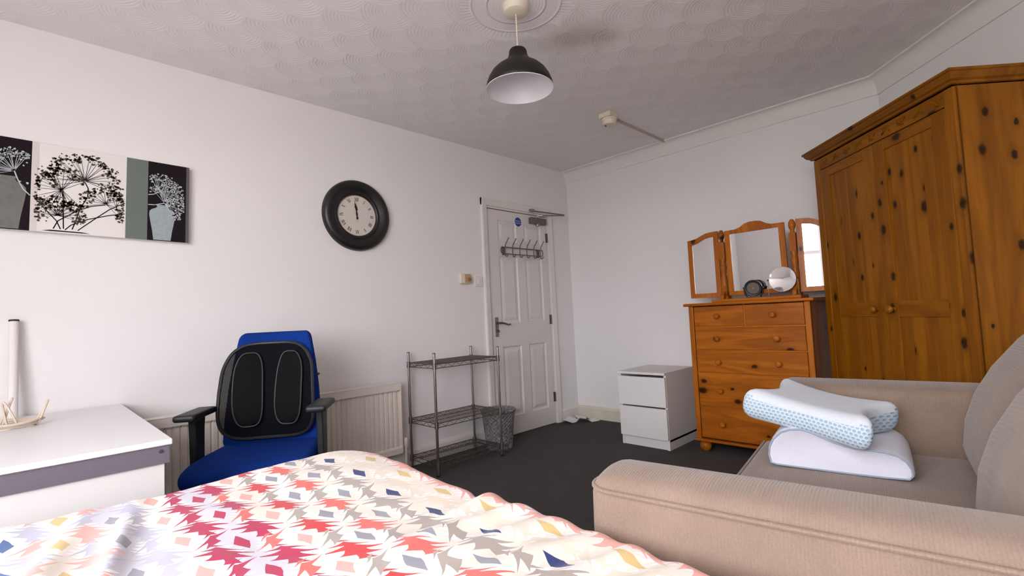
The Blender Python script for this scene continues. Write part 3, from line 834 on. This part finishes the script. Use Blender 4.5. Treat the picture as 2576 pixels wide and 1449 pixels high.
# ================================================================== triple dressing mirror
ZT = 1.066
dm = thing('dressing_mirror', 'triple folding pine dressing mirror with turned posts on the chest', 'mirror', (3.62, 1.19, ZT))
MB().box(-.10, .09, -.28, .30, 0, .022).build('base_board', M_pine_y, dm, bevel=.006)
post = [(.0, .022), (.022, .022), (.024, .03), (.016, .045), (.020, .06), (.024, .09), (.022, .17), (.016, .205), (.020, .225), (.023, .25), (.020, .265), (.016, .28), (.022, .305), (.021, .315)]
post2 = [(.016, .43), (.013, .444), (.012, .452), (.019, .468), (.0225, .486), (.020, .506), (.012, .522), (0, .528)]
for y in (.227, -.240):
    p = MB().lathe(post, 20, Matrix.Translation((-.02, y, 0))).build('post', M_pine_z, dm, smooth=True)
    MB().box(-.041, .001, y-.021, y+.021, .31, .435).build('post_block', M_pine_z, p, bevel=.003)
    MB().lathe(post2, 20, Matrix.Translation((-.02, y, 0))).build('finial', M_pine_z, p, smooth=True)
    MB().prism([(-.09, .022), (.07, .022), (.06, .05), (.02, .075), (.0, .115), (-.045, .115), (-.05, .075), (-.085, .05)], 'y', y-.012, y+.012).build('foot_bracket', M_pine_z, p, bevel=.003)
def framed(outer, inner, name, parent, T=.018):
    """frame as ring between same-length outlines (y,z), glass inside"""
    n = len(outer); mb = MB()
    vs = [(-T/2, *p) for p in outer] + [(-T/2, *p) for p in inner] + [(T/2, *p) for p in outer] + [(T/2, *p) for p in inner]
    fs = []
    for i in range(n):
        j = (i+1) % n
        fs += [(i, j, n+j, n+i), (2*n+i, 2*n+j, 3*n+j, 3*n+i), (i, j, 2*n+j, 2*n+i), (n+i, n+j, 3*n+j, 3*n+i)]
    mb.add(vs, fs)
    fr = mb.build(name, M_pine_z, parent, bevel=.002)
    MB().add([(-.002, *p) for p in inner], [tuple(range(n))]).build('mirror_glass', M_mirror, fr, flip=False)
    MB().add([(T/2, *p) for p in inner], [tuple(range(n))]).build('backing', M_pine_y, fr, flip=False)
    return fr
# centre, bottom-left first, going round; y is across, z height above chest top
o_ = [(.197, .045), (-.197, .045), (-.197, .512), (-.12, .514), (-.085, .525), (-.055, .545), (-.02, .552), (.02, .552), (.055, .545), (.085, .525), (.12, .514), (.197, .512)]
i_ = [(.160, .075), (-.160, .075), (-.160, .484), (-.11, .484), (-.08, .484), (-.05, .484), (-.02, .484), (.02, .484), (.05, .484), (.08, .484), (.11, .484), (.160, .484)]
cf = framed(o_, i_, 'centre_frame', dm); cf.location = (-.02, -.002, 0); cf.rotation_euler = (0, math.radians(-2), 0)
def wing(sgn, hy, rot):
    w = .225 if sgn > 0 else .212
    o = [(0, .040), (sgn*w, .040), (sgn*w, .478), (sgn*w*.86, .480), (sgn*w*.70, .488), (sgn*w*.52, .506), (sgn*w*.38, .518), (sgn*w*.22, .522), (0, .524)]
    i = [(sgn*.034, .072), (sgn*(w-.034), .072), (sgn*(w-.034), .440), (sgn*w*.80, .443), (sgn*w*.68, .450), (sgn*w*.54, .466), (sgn*w*.42, .478), (sgn*w*.28, .484), (sgn*.034, .486)]
    f = framed(o, i, 'wing_frame', dm); f.location = (-.02, hy, 0); f.rotation_euler = (0, 0, rot); return f
wing(1, .250, math.radians(5)); wing(-1, -.263, math.radians(11))

# small things on the chest
rm = thing('makeup_mirror', 'small round makeup mirror on a thin wire stand on the chest', 'mirror', (3.548, 1.018, ZT+.022), 0)
MB().tube([(0, .090, .110), (0, .090, .003), (0, -.090, .003), (0, -.090, .110)], .0028, 8).build('wire_stand', M_chrome, rm, smooth=True)
MB().tube([(0, .090, .003), (.03, .07, .003), (.03, -.07, .003), (0, -.090, .003)], .0028, 8).build('stand_foot', M_chrome, rm)
RY = Matrix.Translation((0, 0, .108)) @ Matrix.Rotation(-PI/2 + math.radians(7), 4, 'Y')
MB().lathe([(.080, -.006), (.083, -.006), (.085, 0), (.083, .006), (.080, .006)], 48, RY, True).build('rim', M_chrome, rm, smooth=True)
MB().lathe([(0, .0005), (.03, .0012), (.06, .003), (.081, .0055)], 48, RY, cap=False).build('concave_glass', M_mirror, rm, smooth=True, ang=180)
MB().lathe([(0, -.003), (.081, -.003)], 48, RY).build('back_glass', M_mirror, rm)
for s in (1, -1): MB().cyl((0, s*.084, .108), (0, s*.094, .108), .005, 10).build('pivot', M_black, rm)
ac = thing('desk_clock', 'small round black alarm clock in front of the dressing mirror', 'clock', (3.550, 1.205, ZT+.022), math.radians(10))
RYc = Matrix.Translation((0, 0, .064)) @ Matrix.Rotation(-PI/2 - math.radians(8), 4, 'Y')
MB().lathe([(0, -.035), (.04, -.033), (.055, -.015), (.057, .012), (.052, .020), (.043, .018), (.040, .010), (0, .010)], 36, RYc).build('case', M_black, ac, smooth=True)
MB().lathe([(0, .0105), (.040, .0115)], 36, RYc).build('dial', plain('bronze_dial', lin(96, 84, 72), .5, nz=.2, nscale=200), ac)
MB().lathe([(0, .012), (.004, .012), (.004, .015), (0, .015)], 12, RYc).build('hand_boss', M_steel, ac)
for s in (1, -1): MB().cyl((0, s*.055, .066), (0, s*.066, .066), .006, 10).build('side_stud', M_black, ac)
MB().tube([(0, .060, .066), (0, .052, .02), (0, .035, .005)], .005, 8).tube([(0, -.060, .066), (0, -.052, .02), (0, -.035, .005)], .005, 8).box(-.03, .03, -.045, .045, 0, .008).build('stand', M_black, ac)

# ================================================================== wardrobe
WO = Vector((3.536, .824, 0)) - nD*.045
wd = thing('wardrobe', 'large waxed pine double wardrobe set across the corner', 'wardrobe', (WO.x, WO.y, 0), math.atan2(-eD.y, -eD.x))
# local x right along front, y into depth, front plane y=0
WW = 1.045; WX0 = .005; WDp = .50; HT = 1.99
MB().box(WX0, WX0+.02, .012, WDp, .02, 1.93).build('side_panel', M_oak_z, wd)
MB().box(WW-.02, WW, .012, WDp, .02, 1.93).build('side_panel', M_oak_z, wd)
MB().box(WX0, WW, WDp-.01, WDp, .02, 1.93).build('back_panel', M_oak_z, wd)
MB().box(WX0, WX0+.060, 0, .024, .10, 1.93).build('front_stile', M_oak_z, wd, bevel=.004)
MB().box(WW-.050, WW, 0, .024, .10, 1.93).build('front_stile', M_oak_z, wd, bevel=.004)
fz = MB().box(WX0+.060, WW-.050, .004, .022, 1.860, 1.93).build('frieze', M_oak_x, wd, bevel=.002)
MB().box(WX0-.012, WW+.012, -.012, WDp, .0, .10).build('plinth', M_oak_x, wd, bevel=.004)
# cornice profile swept round front and both sides
cp = [(0, 1.935), (.010, 1.937), (.014, 1.946), (.026, 1.952), (.036, 1.966), (.040, 1.976), (.046, 1.979), (.046, 1.99)]
rows = []
for off, z in cp:
    rows.append([(WX0-off, WDp, z), (WX0-off, -off, z), (WW+off, -off, z), (WW+off, WDp, z)])
rows.append([(WX0, WDp, 1.99), (WX0, 0, 1.99), (WW, 0, 1.99), (WW, WDp, 1.99)])
cm = MB().grid(rows); cm.add([(WX0, WDp, 1.988), (WX0, 0, 1.988), (WW, 0, 1.988), (WW, WDp, 1.988)], [(0, 1, 2, 3)])
cm.build('cornice', M_oak_x, wd)
# carved vine on the frieze
car = MB(); n = 9
for i in range(n):
    x = WX0 + .10 + i*(WW-.19)/(n-1)*.985; s = 1 if i % 2 else -1
    pts = [(x + .048*t, .001, 1.895 + .017*math.sin(PI*t)*s) for t in [k/8-.5 for k in range(9)]]
    car.tube(pts, [.0012, .003, .0045, .005, .005, .005, .0045, .003, .0012], 6)
    car.tube([(x-.01, .001, 1.895), (x-.004, .001, 1.895 + .014*s), (x+.012, .001, 1.895 + .020*s)], [.002, .004, .001], 6)
    car.tube([(x+.02, .001, 1.893), (x+.035, .001, 1.895 - .010*s), (x+.03, .001, 1.895 - .018*s)], [.0015, .003, .001], 6)
car.build('carved_vine', M_oak_x, fz, smooth=True)
def wdoor(x0, x1, knob_x):
    s = .078
    st = MB().box(x0, x0+s, .002, .022, .11, 1.855).build('door', M_oak_z, wd, bevel=.002)
    MB().box(x1-s, x1, .002, .022, .11, 1.855).build('door_stile', M_oak_z, st, bevel=.002)
    for z0, z1 in ((.11, .22), (.942, 1.022), (1.800, 1.855)):
        MB().box(x0+s, x1-s, .003, .022, z0, z1).build('door_rail', M_oak_x, st, bevel=.0015)
    for z0, z1 in ((.22, .942), (1.022, 1.80)):
        nb = 4; w = (x1-x0-2*s)/nb
        for k in range(nb):
            MB().box(x0+s+k*w, x0+s+(k+1)*w-.0004, .009, .020, z0, z1).build('panel_board', M_oak_z, st)
    MB().lathe([(0, 0), (.009, 0), (.009, .010), (.013, .015), (.020, .024), (.020, .032), (.013, .040), (0, .042)], 20, Matrix.Translation((knob_x, .002, .982)) @ Matrix.Rotation(PI/2, 4, 'X')).build('knob', M_oak_x, st, smooth=True)
wdoor(WX0+.062, .531, .468); wdoor(.534, WW-.052, .590)

# ================================================================== desk
dk = thing('desk', 'white topped desk with grey apron in front of the window wall', 'desk', (0, 0, 0))
DKX0, DKX1, DKY0, DKY1, DKZ = -.42, .332, 1.894, 3.078, .703
MB().box(DKX0, DKX1, DKY0, DKY1, DKZ-.018, DKZ).build('desk_top', M_white_lam, dk, bevel=.003)
ap = MB().box(DKX0+.008, DKX1-.008, DKY0+.006, DKY0+.026, DKZ-.074, DKZ-.018).build('apron', M_grey_apron, dk)
MB().box(DKX1-.028, DKX1-.008, DKY0+.026, DKY1-.12, DKZ-.074, DKZ-.018).build('side_apron', M_grey_apron, dk)
MB().box(DKX0+.008, DKX0+.028, DKY0+.026, DKY1-.12, DKZ-.074, DKZ-.018).build('side_apron', M_grey_apron, dk)
MB().box(DKX0+.02, DKX1-.020, DKY0+.012, DKY0+.030, 0, DKZ-.074).build('end_panel', M_white_matt, dk, bevel=.001)
MB().box(DKX0+.02, DKX1-.020, DKY1-.16, DKY1-.142, 0, DKZ-.074).build('end_panel', M_white_matt, dk, bevel=.001)
MB().lathe([(0, 0), (.006, 0), (.005, .003), (0, .003)], 12, Matrix.Translation((DKX1-.03, DKY0+.006, DKZ-.035)) @ Rx).build('screw_cap', plain('dark_cap', (.05, .045, .045), .5), ap)

tube = thing('cardboard_tube', 'pale cardboard tube with dark rim leaning upright on wall at back of desk', 'tube', (-.040, 3.012, DKZ))
tube.rotation_euler = (math.radians(-6.5), 0, 0)
MB().lathe([(.0145, .0), (.0165, .0), (.0165, .425), (.0145, .425)], 24, None, True).build('tube_wall', M_tube, tube, smooth=True)
MB().lathe([(.0135, .420), (.0172, .420), (.0172, .428), (.0135, .428)], 24, None, True).build('end_rim', M_ink, tube)
tw = thing('twine_bundle', 'loose bundle of cream twine loops on the back of desk', 'twine', (-.02, 2.72, DKZ))
r2 = random.Random(5)
for k in range(5):
    R = .06 + .02*k/4; ph = r2.uniform(0, 6); pts = []
    for j in range(40):
        a = 2*PI*j/40; pts.append((-.03 + R*1.25*math.cos(a)+r2.uniform(-.002, .002), R*.8*math.sin(a), .006 + .004*k + .004*math.sin(3*a+ph)))
    MB().tube(pts, .0042, 6, closed=True).build('flat_loop', M_twine, tw, smooth=True)
for (x, y, h, l) in ((-.055, .01, .105, .03), (-.03, -.02, .095, -.025), (.045, -.015, .085, .03)):
    pts = [(x + l*.9*math.sin(t*PI*1.1)*1.0 + .02*t, y + .012*math.sin(t*5), .006 + h*math.sin(PI*min(1, t*.98))) for t in [k/16 for k in range(17)]]
    MB().tube(pts, .0040, 6).build('standing_loop', M_twine, tw, smooth=True)

# ================================================================== office chair
oc = thing('office_chair', 'blue fabric swivel office chair with black T armrests by the radiator', 'chair', (.766, 2.45, 0), math.radians(145.2))
def seatfn(p):
    k = 1 - .10*max(0, -p.y/.24)      # narrower at the back
    fr = max(0, (p.y-.12)/.12)
    return Vector((p.x*k, p.y, p.z + .400 - .022*fr*fr + .012*(abs(p.x)/.25)**2 - .006))
soft(.50, .49, .080, .038, 12, seatfn).build('seat', M_blue, oc, smooth=True, merge=True, ang=180)
MB().prism([(-.22, -.21), (.22, -.21), (.235, .2), (-.235, .2)], 'z', .378, .402).build('seat_pan', M_black, oc, bevel=.01)
def backfn(p):
    # p.x width, p.y thickness, p.z height
    t = p.z/.56
    w = 1.0 - .27*t*t
    y = p.y - .235 - .085*t + .05*(abs(p.x)/.22)**2
    y -= .012*math.exp(-((p.x)/.02)**2)*(1 if p.y > 0 and t > .55 else 0)
    return Vector((p.x*w, y, p.z + .462))
bk = soft(.455, .075, .555, .034, 14, backfn).build('backrest', M_blue, oc, smooth=True, merge=True, ang=180)
MB().box(-.14, .14, -.315, -.285, .50, .86, Matrix.Rotation(0, 4, 'X')).build('back_shell', M_black, bk, bevel=.01)
MB().tube([(0, -.05, .385), (0, -.27, .39), (0, -.315, .45), (0, -.305, .60)], .022, 10).build('back_bar', M_black, oc, smooth=True)
for s in (1, -1):
    a = MB().prism([(-.045, .40), (.035, .40), (.045, .60), (.05, .655), (-.06, .655), (-.052, .60)], 'x', s*.268-.015, s*.268+.015).build('arm_post', M_black, oc, bevel=.006)
    MB().box(min(s*.14, s*.283), max(s*.14, s*.283), -.04, .03, .375, .402).build('arm_bracket', M_black, a, bevel=.004)
    soft(.088, .245, .030, .013, 6, lambda p: Vector((p.x + s*.268, p.y + .005, p.z + .652))).build('arm_pad', M_black, a, smooth=True, merge=True, ang=180)
MB().cyl((0, 0, .11), (0, 0, .38), .025, 16).lathe([(0, .345), (.10, .345), (.10, .38), (0, .38)], 20).build('gas_lift', M_black, oc, smooth=True)
for k in range(5):
    a = 2*PI*k/5 + .3; c, s_ = math.cos(a), math.sin(a)
    lg = MB().tube([(.02*c, .02*s_, .115), (.17*c, .17*s_, .10), (.29*c, .29*s_, .075)], [.03, .024, .016], 8).build('base_leg', M_black, oc, smooth=True)
    mt = Matrix.Translation((.28*c, .28*s_, .028)) @ Matrix.Rotation(a, 4, 'Z') @ Matrix.Rotation(PI/2, 4, 'X')
    MB().lathe([(0, -.02), (.028, -.02), (.028, .02), (0, .02)], 18, mt).cyl((.28*c, .28*s_, .03), (.28*c, .28*s_, .08), .008, 8).build('caster', M_black, lg)

# lumbar support strapped against the backrest
lb = thing('lumbar_support', 'black mesh lumbar support with two oval pads hung on blue chair', 'back support', (.766, 2.45, 0), math.radians(145.2))
def lum(u, z):     # u -1..1, z 0..1 -> local point
    prof = .052*math.sin(PI*min(1, z*1.25))*(1 if z < .8 else 1)
    w = .225*(1 - .10*z - .22*max(0, z-.75)**1.0*1.2)
    x = u*w
    y = -.185 - .055*z + prof*.5 + .045*u*u*1.2
    return Vector((x + .012, y, .500 + .462*z))
def outline(sc=1.0):
    pts = []
    N = 64
    for k in range(N):
        a = 2*PI*k/N; c, s_ = math.cos(a), math.sin(a)
        e = 2/4.2
        u = (abs(c)**e)*(1 if c >= 0 else -1)*sc; v_ = (abs(s_)**e)*(1 if s_ >= 0 else -1)*sc
        pts.append(lum(u, .5+.5*v_))
    return pts
MB().tube(outline(), .0085, 8, closed=True).build('frame', M_black, lb, smooth=True)
rows = []
for i in range(25):
    vv = -1 + 2*i/24; wlim = (1-abs(vv*.985)**4.2)**(1/4.2)
    rows.append([lum(wlim*.985*(-1 + 2*j/20), .5+.5*vv*.985) for j in range(21)])
MB().grid(rows).build('mesh_panel', M_mesh, lb, smooth=True, flip=False, ang=180)
for s in (1, -1):
    rows = []; ring = []
    for i in range(17):
        vv = -1 + 2*i/16; w = (max(0, 1-abs(vv)**3.2))**(1/3.2)
        rows.append([])
        for j in range(9):
            uu = -1 + 2*j/8
            p = lum(s*.44 + uu*w*.30 + s*.04*vv, .5 + .385*vv + .02)
            p.y += .014 + .010*(1-uu*uu)*w
            rows[-1].append(p)
    pd_ = MB().grid(rows).build('pad', fabric('black_pad', (.006, .006, .0065), 500, .4, 0, .2, 200), lb, smooth=True, flip=False, ang=180)
    edge = []
    for k in range(40):
        a = 2*PI*k/40; c, s_ = math.cos(a), math.sin(a); e = 2/3.2
        uu = (abs(c)**e)*(1 if c > 0 else -1); vv = (abs(s_)**e)*(1 if s_ > 0 else -1)
        p = lum(s*.44 + uu*.30 + s*.04*vv, .5+.385*vv+.02); p.y += .016; edge.append(p)
    MB().tube(edge, .0035, 6, closed=True).build('pad_piping', plain('grey_piping', (.045, .042, .042), .6), pd_, smooth=True)
MB().tube([lum(-.75, .55) - Vector((0, .01, 0)), Vector((-.19, -.34, .78)), Vector((.0, -.365, .78)), Vector((.20, -.34, .78)), lum(.75, .55) - Vector((0, .01, 0))], .006, 6).build('strap', M_black, lb)

# ================================================================== sofa  (local x across = away from bed, y = front)
SA = math.radians(8.4); S0 = 1.83
sfx, sfy = math.cos(SA), math.sin(SA)
so = thing('sofa', 'beige corduroy two seat sofa with padded arms', 'sofa', (S0*sfx, S0*sfy, 0), SA)
def L(s): return s - S0
ARM = .695; SEAT = .45
def arm(s0, s1, mat, pipe_side, y1):
    w = s1-s0; cx = L((s0+s1)/2); y0 = -.62
    def fn(p):
        dome = .018*(1-(p.x/(w/2))**2)*(1 if p.z > .5 else 0)
        bul = .010*math.sin(PI*min(1, max(0, p.z/.6)))*(1 if p.x*pipe_side > 0 else -.3)*pipe_side
        tap = 0
        return Vector((p.x + cx + bul, p.y + (y0+y1)/2, p.z + .06 + dome))
    a = soft(w, y1-y0, ARM-.06-.018, .036, 14, fn).build('arm', mat, so, smooth=True, merge=True, ang=180)
    zp = ARM-.034; e = .0005
    x0, x1 = L(s0)-e, L(s1)+e
    r = .045
    def path():
        pts = [(x0, y0+.05, zp)] if pipe_side < 0 else [(x1, y0+.05, zp)]
        a0 = x0 if pipe_side < 0 else x1; a1 = x1 if pipe_side < 0 else x0; sg_ = 1 if a1 > a0 else -1
        nseg = 24
        for i in range(nseg+1): pts.append((a0 - sg_*.006*math.sin(PI*i/nseg), y0+.05 + (y1-r-y0-.05)*i/nseg, zp))
        for i in range(1, 6): t = PI/2*i/5; pts.append((a0 + sg_*r*(1-math.cos(t)), y1-r + r*math.sin(t)+e, zp + .004*i/5))
        for i in range(1, 6): t = PI/2*i/5; pts.append((a1 - sg_*r*(1-math.sin(t)), y1-r + r*math.cos(t)+e, zp+.004))
        pts.append((a1, y0+.05, zp))
        return pts
    if pipe_side > 0: return a
    MB().tube(path(), .0048, 8).build('arm_piping', M_cord, a, smooth=True)
    return a
arm(.948, 1.135, M_cord, -1, .530); arm(2.425, 2.70, M_cord, 1, .375)
MB().box(L(.98), L(2.66), -.60, .40, .08, .30).build('base_rail', M_cord, so, bevel=.02)
def seatf(p):
    c = .012*(1-(p.x/.66)**2)*(1-(p.y/.36)**2)
    return Vector((p.x + L(1.78), p.y + .095, p.z + .285 + (c if p.z > .08 else 0)))
se = soft(1.30, .70, .158, .035, 14, seatf).build('seat_cushion', M_cord, so, smooth=True, merge=True, ang=180)
pts = [(L(1.78)-.635, .443-.0, .428), (L(1.78)+.635, .443, .428)]
MB().tube([(pts[0][0] + (pts[1][0]-pts[0][0])*i/12, .441 + .002, .430) for i in range(13)], .0055, 8).build('seat_piping', M_cord, se, smooth=True)
MB().prism([(-.48, .10), (-.66, .10), (-.76, .80), (-.70, .84), (-.58, .82), (-.50, .50)], 'x', L(.99), L(2.66)).build('back_frame', M_cord, so, bevel=.03, seg=3, smooth=True)
def bcush(s0, s1, mat, dy=0, bend=.0):
    w = s1-s0
    def fn(p):
        t = p.z/.50
        puff = .025*(1-(p.x/(w/2))**2)*math.sin(PI*min(1, max(0, t)))*(1 if p.y > 0 else 0)
        y = p.y - .305 - .03*t - .19*t*t + puff + dy + .012*math.sin(PI*t)
        return Vector((p.x + L((s0+s1)/2), y, p.z + .440))
    return soft(w, .19, .50, .06, 12, fn).build('back_cushion', mat, so, smooth=True, merge=True, ang=180)
bcush(1.79, 2.43, M_cord, 0.0); bcush(1.135, 1.775, M_cord, .045)
for x in (L(1.02), L(2.62)):
    for y in (-.55, .36):
        MB().lathe([(0, 0), (.022, 0), (.030, .08), (0, .08)], 16, Matrix.Translation((x, y, 0))).build('foot', M_black, so)

# ================================================================== pillows on the sofa
p1 = thing('contour_pillow', 'white contoured memory foam pillow with blue piping lying on sofa seat', 'pillow', (0, 0, 0), SA)
PR = [(.353, .462), (.358, .490), (.354, .520), (.340, .548), (.315, .575), (.285, .588), (.255, .592), (.228, .588), (.195, .575), (.160, .560), (.125, .549), (.095, .544), (.05, .543), (.01, .541), (-.020, .533), (-.042, .516), (-.054, .494), (-.056, .474), (-.046, .4610)]
PR = [(a, b) for a, b in PR] + [(.02, .4575), (.10, .4565), (.18, .4565), (.27, .457), (.335, .4575)]
cyc = sum(a for a, b in PR)/len(PR); czc = sum(b for a, b in PR)/len(PR)
s_a, s_b = 2.0, 2.40
rows = []
for s_, k in ((s_a+.006, .93), (s_a, .975), (s_a+.004, 1.0), (s_a+.03, 1.015), (s_a+.12, 1.02), (s_a+.2, 1.02), (s_b-.05, 1.015), (s_b-.015, 1.0), (s_b, .95), (s_b, .85)):
    rows.append([(s_, cyc + (a-cyc)*k, max(.4565, czc + (b-czc)*k)) for a, b in PR])
body = MB().grid(rows, closed_u=True)
body.add(rows[-1], [tuple(range(len(PR)))]).add(rows[0], [tuple(range(len(PR)))])
pb = body.build('cover', M_pillow, p1, smooth=True, merge=True, ang=80)
MB().tube([(s_a+.0005, cyc + (a-cyc)*.985, czc + (b-czc)*.985) for a, b in PR], .0032, 6, closed=True).build('piping', M_pipe_blue, pb, smooth=True)

p2 = thing('butterfly_pillow', 'butterfly shaped memory foam pillow with honeycomb side resting on contour pillow', 'pillow', (0, 0, 0), SA)
Lh, Wh, Tk = .218, .20, .110
def bfly_warp(p):
    a = p[0]/Lh; b = p[1]/Wh
    x = p[0]*(1 - .30*max(0, 1-b*b)**1.5*a*a); y = p[1]*(1 - .12*(1-a*a)**2 + .02*abs(a)); z = p[2]
    k = max(0, min(1, (z-Tk*.45)/(Tk*.5)))
    z += k*(.016*(a*a) - .008*(1-a*a) - .028*max(0, 1-b*b)**2*a**4)
    return (x, y, z)
g = soft(2*Lh, 2*Wh, Tk, .048, 18)
side, cover = MB(), MB()
sf_, cf_ = [], []
for f in g.f:
    xc, yc, zc = (sum(g.v[i][k] for i in f)/len(f) for k in range(3))
    (sf_ if (.010 < zc < .084 and (abs(xc)/Lh > .93 or abs(yc)/Wh > .93)) else cf_).append(f)
bm_v = [bfly_warp(p) for p in g.v]
# tilt: left (front) end up over the hump of the pillow below
TM = Matrix.Translation((2.17, .212, .575)) @ Matrix.Rotation(math.radians(78), 4, 'Z') @ Matrix.Rotation(math.radians(-10.5), 4, 'Y')
for mb_, fs_, nm, mt_ in ((cover, cf_, 'cover', M_pillow2), (side, sf_, 'honeycomb_side', M_honey)):
    used = sorted({i for f in fs_ for i in f}); mp_ = {k: j for j, k in enumerate(used)}
    mb_.add([bm_v[i] for i in used], [tuple(mp_[i] for i in f) for f in fs_])
    o = mb_.build(nm, mt_, p2, smooth=True, merge=True, ang=180)
    o.matrix_local = TM

# ================================================================== bed
BX0, BX1, BY0, BY1 = -.66, .80, -.36, 1.60
bd = thing('bed', 'double bed with grey divan base beneath patterned duvet', 'bed', ((BX0+BX1)/2, (BY0+BY1)/2, 0))
hx, hy = (BX1-BX0)/2, (BY1-BY0)/2
MB().box(-hx, hx, -hy, hy, .06, .34).build('divan_base', M_divan, bd, bevel=.01)
soft(2*hx, 2*hy, .235, .05, 8, lambda p: Vector((p.x, p.y, p.z+.34))).build('mattress', M_mattress, bd, smooth=True, merge=True, ang=180)
for x in (-hx+.1, hx-.1):
    for y in (-hy+.1, hy-.1): MB().lathe([(0, 0), (.025, 0), (.025, .06), (0, .06)], 14, Matrix.Translation((x, y, 0))).build('castor', M_black, bd)

def duvet():
    TOP = .607; R = .055; DROP = .30; rc = .15
    ix0, ix1, iy0, iy1 = BX0+.0, BX1-.01, BY0, BY1+.02        # where bending starts
    ext = R*PI/2 + DROP - R
    nx, ny = 210, 250
    ax = [ix0-ext*.85 + (ix1+ext - ix0+ext*.85)*i/nx for i in range(nx+1)]
    ay = [iy0-.05 + (iy1+ext - iy0+.05)*j/ny for j in range(ny+1)]
    rows = []; uvs = []
    for y in ay:
        row = []
        for x in ax:
            qx = max(ix0+rc, min(ix1-rc, x)); qy = min(iy1-rc, y)
            d = Vector((x-qx, y-qy)); l = d.length; e = l-rc
            nrm = Vector((0, 0, 1))
            # bulk height of the quilt
            puff = .012*noise.noise(Vector((x*2.6, y*2.4, 1.3))) + .007*noise.noise(Vector((x*6, y*5, 7.7))) + .0025*noise.noise(Vector((x*16, y*14, 3)))
            puff += .012*math.exp(-((x-.72)/.14)**2 - ((y-1.42)/.2)**2)
            # creases running across near the right edge
            k = max(0, min(1, (x-.48)/.22))*max(0, min(1, (1.02-y)/.18))*max(.35, min(1, (.86-x)/.1))
            puff += k*.0075*math.sin(y*62 + x*9 + 2.5*noise.noise(Vector((x*4, y*4, 0))))
            # fold line
            t = (y - (.86 + .30*(x-.6)))
            puff += .009*math.exp(-(t/.030)**2)*max(0, min(1, (x-.45)/.3)) - .010*math.exp(-((t-.05)/.022)**2)*max(0, min(1, (x-.5)/.3))
            # long rolls towards the window side
            for c0, sl, am, wd_ in ((.13, .22, .020, .022), (.02, .25, .014, .03), (-.10, .2, .016, .03)):
                t = x - (c0 + sl*(y-1.3)); puff += am*math.exp(-(t/wd_)**2)*max(0, min(1, (y-.7)/.4))*max(.25, min(1, (1.62-y)/.3))
            if e > 0:
                dn = d/l
                a = min(e/R, PI/2); out = R*math.sin(a); dz_ = R*(1-math.cos(a)) + max(0, e - R*PI/2)
                ripple = .010*math.sin((x*dn.y - y*dn.x)*34 + 2*noise.noise(Vector((x*3, y*3, 2))))*min(1, dz_/.15)
                o = rc + out + puff*math.sin(a) + ripple
                row.append((qx + dn.x*o, qy + dn.y*o, TOP - dz_ + puff*math.cos(a)))
            else: row.append((x, y, TOP + puff))
            uvs.append((x, y))
        rows.append(row)
    mb = MB().grid(rows)
    o = mb.build('duvet', M_duvet, smooth=True, flip=False, ang=180)
    uv = o.data.uv_layers.new(name='cloth')
    for lp in o.data.loops: uv.data[lp.index].uv = uvs[lp.vertex_index]
    return o
tag(duvet(), 'white duvet printed with crimson, coral, grey and navy zigzag motifs', 'duvet')

# ================================================================== outside the window
struct(MB().box(-14, XL-.14, -9, 12, -.7, -.6).build('ground_outside', M_bounce_ground))
rgh = random.Random(11)
def shrub(name, label, loc, sx, sy, sz):
    t = thing(name, label, 'hedge', loc, 0, 'shrubs outside the window')
    me = MB()
    for k in range(1400):
        th_ = rgh.uniform(0, 2*PI); ph_ = math.acos(rgh.uniform(-.2, 1)); rr = rgh.uniform(.75, 1.05)
        p = Vector((sx*rr*math.sin(ph_)*math.cos(th_), sy*rr*math.sin(ph_)*math.sin(th_), sz*.35 + sz*.65*rr*math.cos(ph_)))
        a = Vector((rgh.uniform(-1, 1), rgh.uniform(-1, 1), rgh.uniform(-1, 1))).normalized()*.10
        b = a.orthogonal().normalized()*.06
        me.add([p-a, p+b, p+a, p-b], [(0, 1, 2, 3)])
    o = me.build('foliage', M_leaf, t, flip=False); o['kind'] = 'stuff'
    MB().tube([(0, 0, 0), (.05, .03, sz*.4), (0, .1, sz*.8)], [.07, .05, .02], 8).build('trunk', plain('bark', (.08, .06, .04), .9), t)
shrub('garden_shrub', 'round green garden shrub seen through the window in the mirror', (-6.5, .2, -.6), 1.3, 1.6, 2.2)
shrub('garden_shrub', 'second low green shrub standing beyond the round garden shrub', (-7.4, 4.2, -.6), 1.2, 1.5, 2.0)
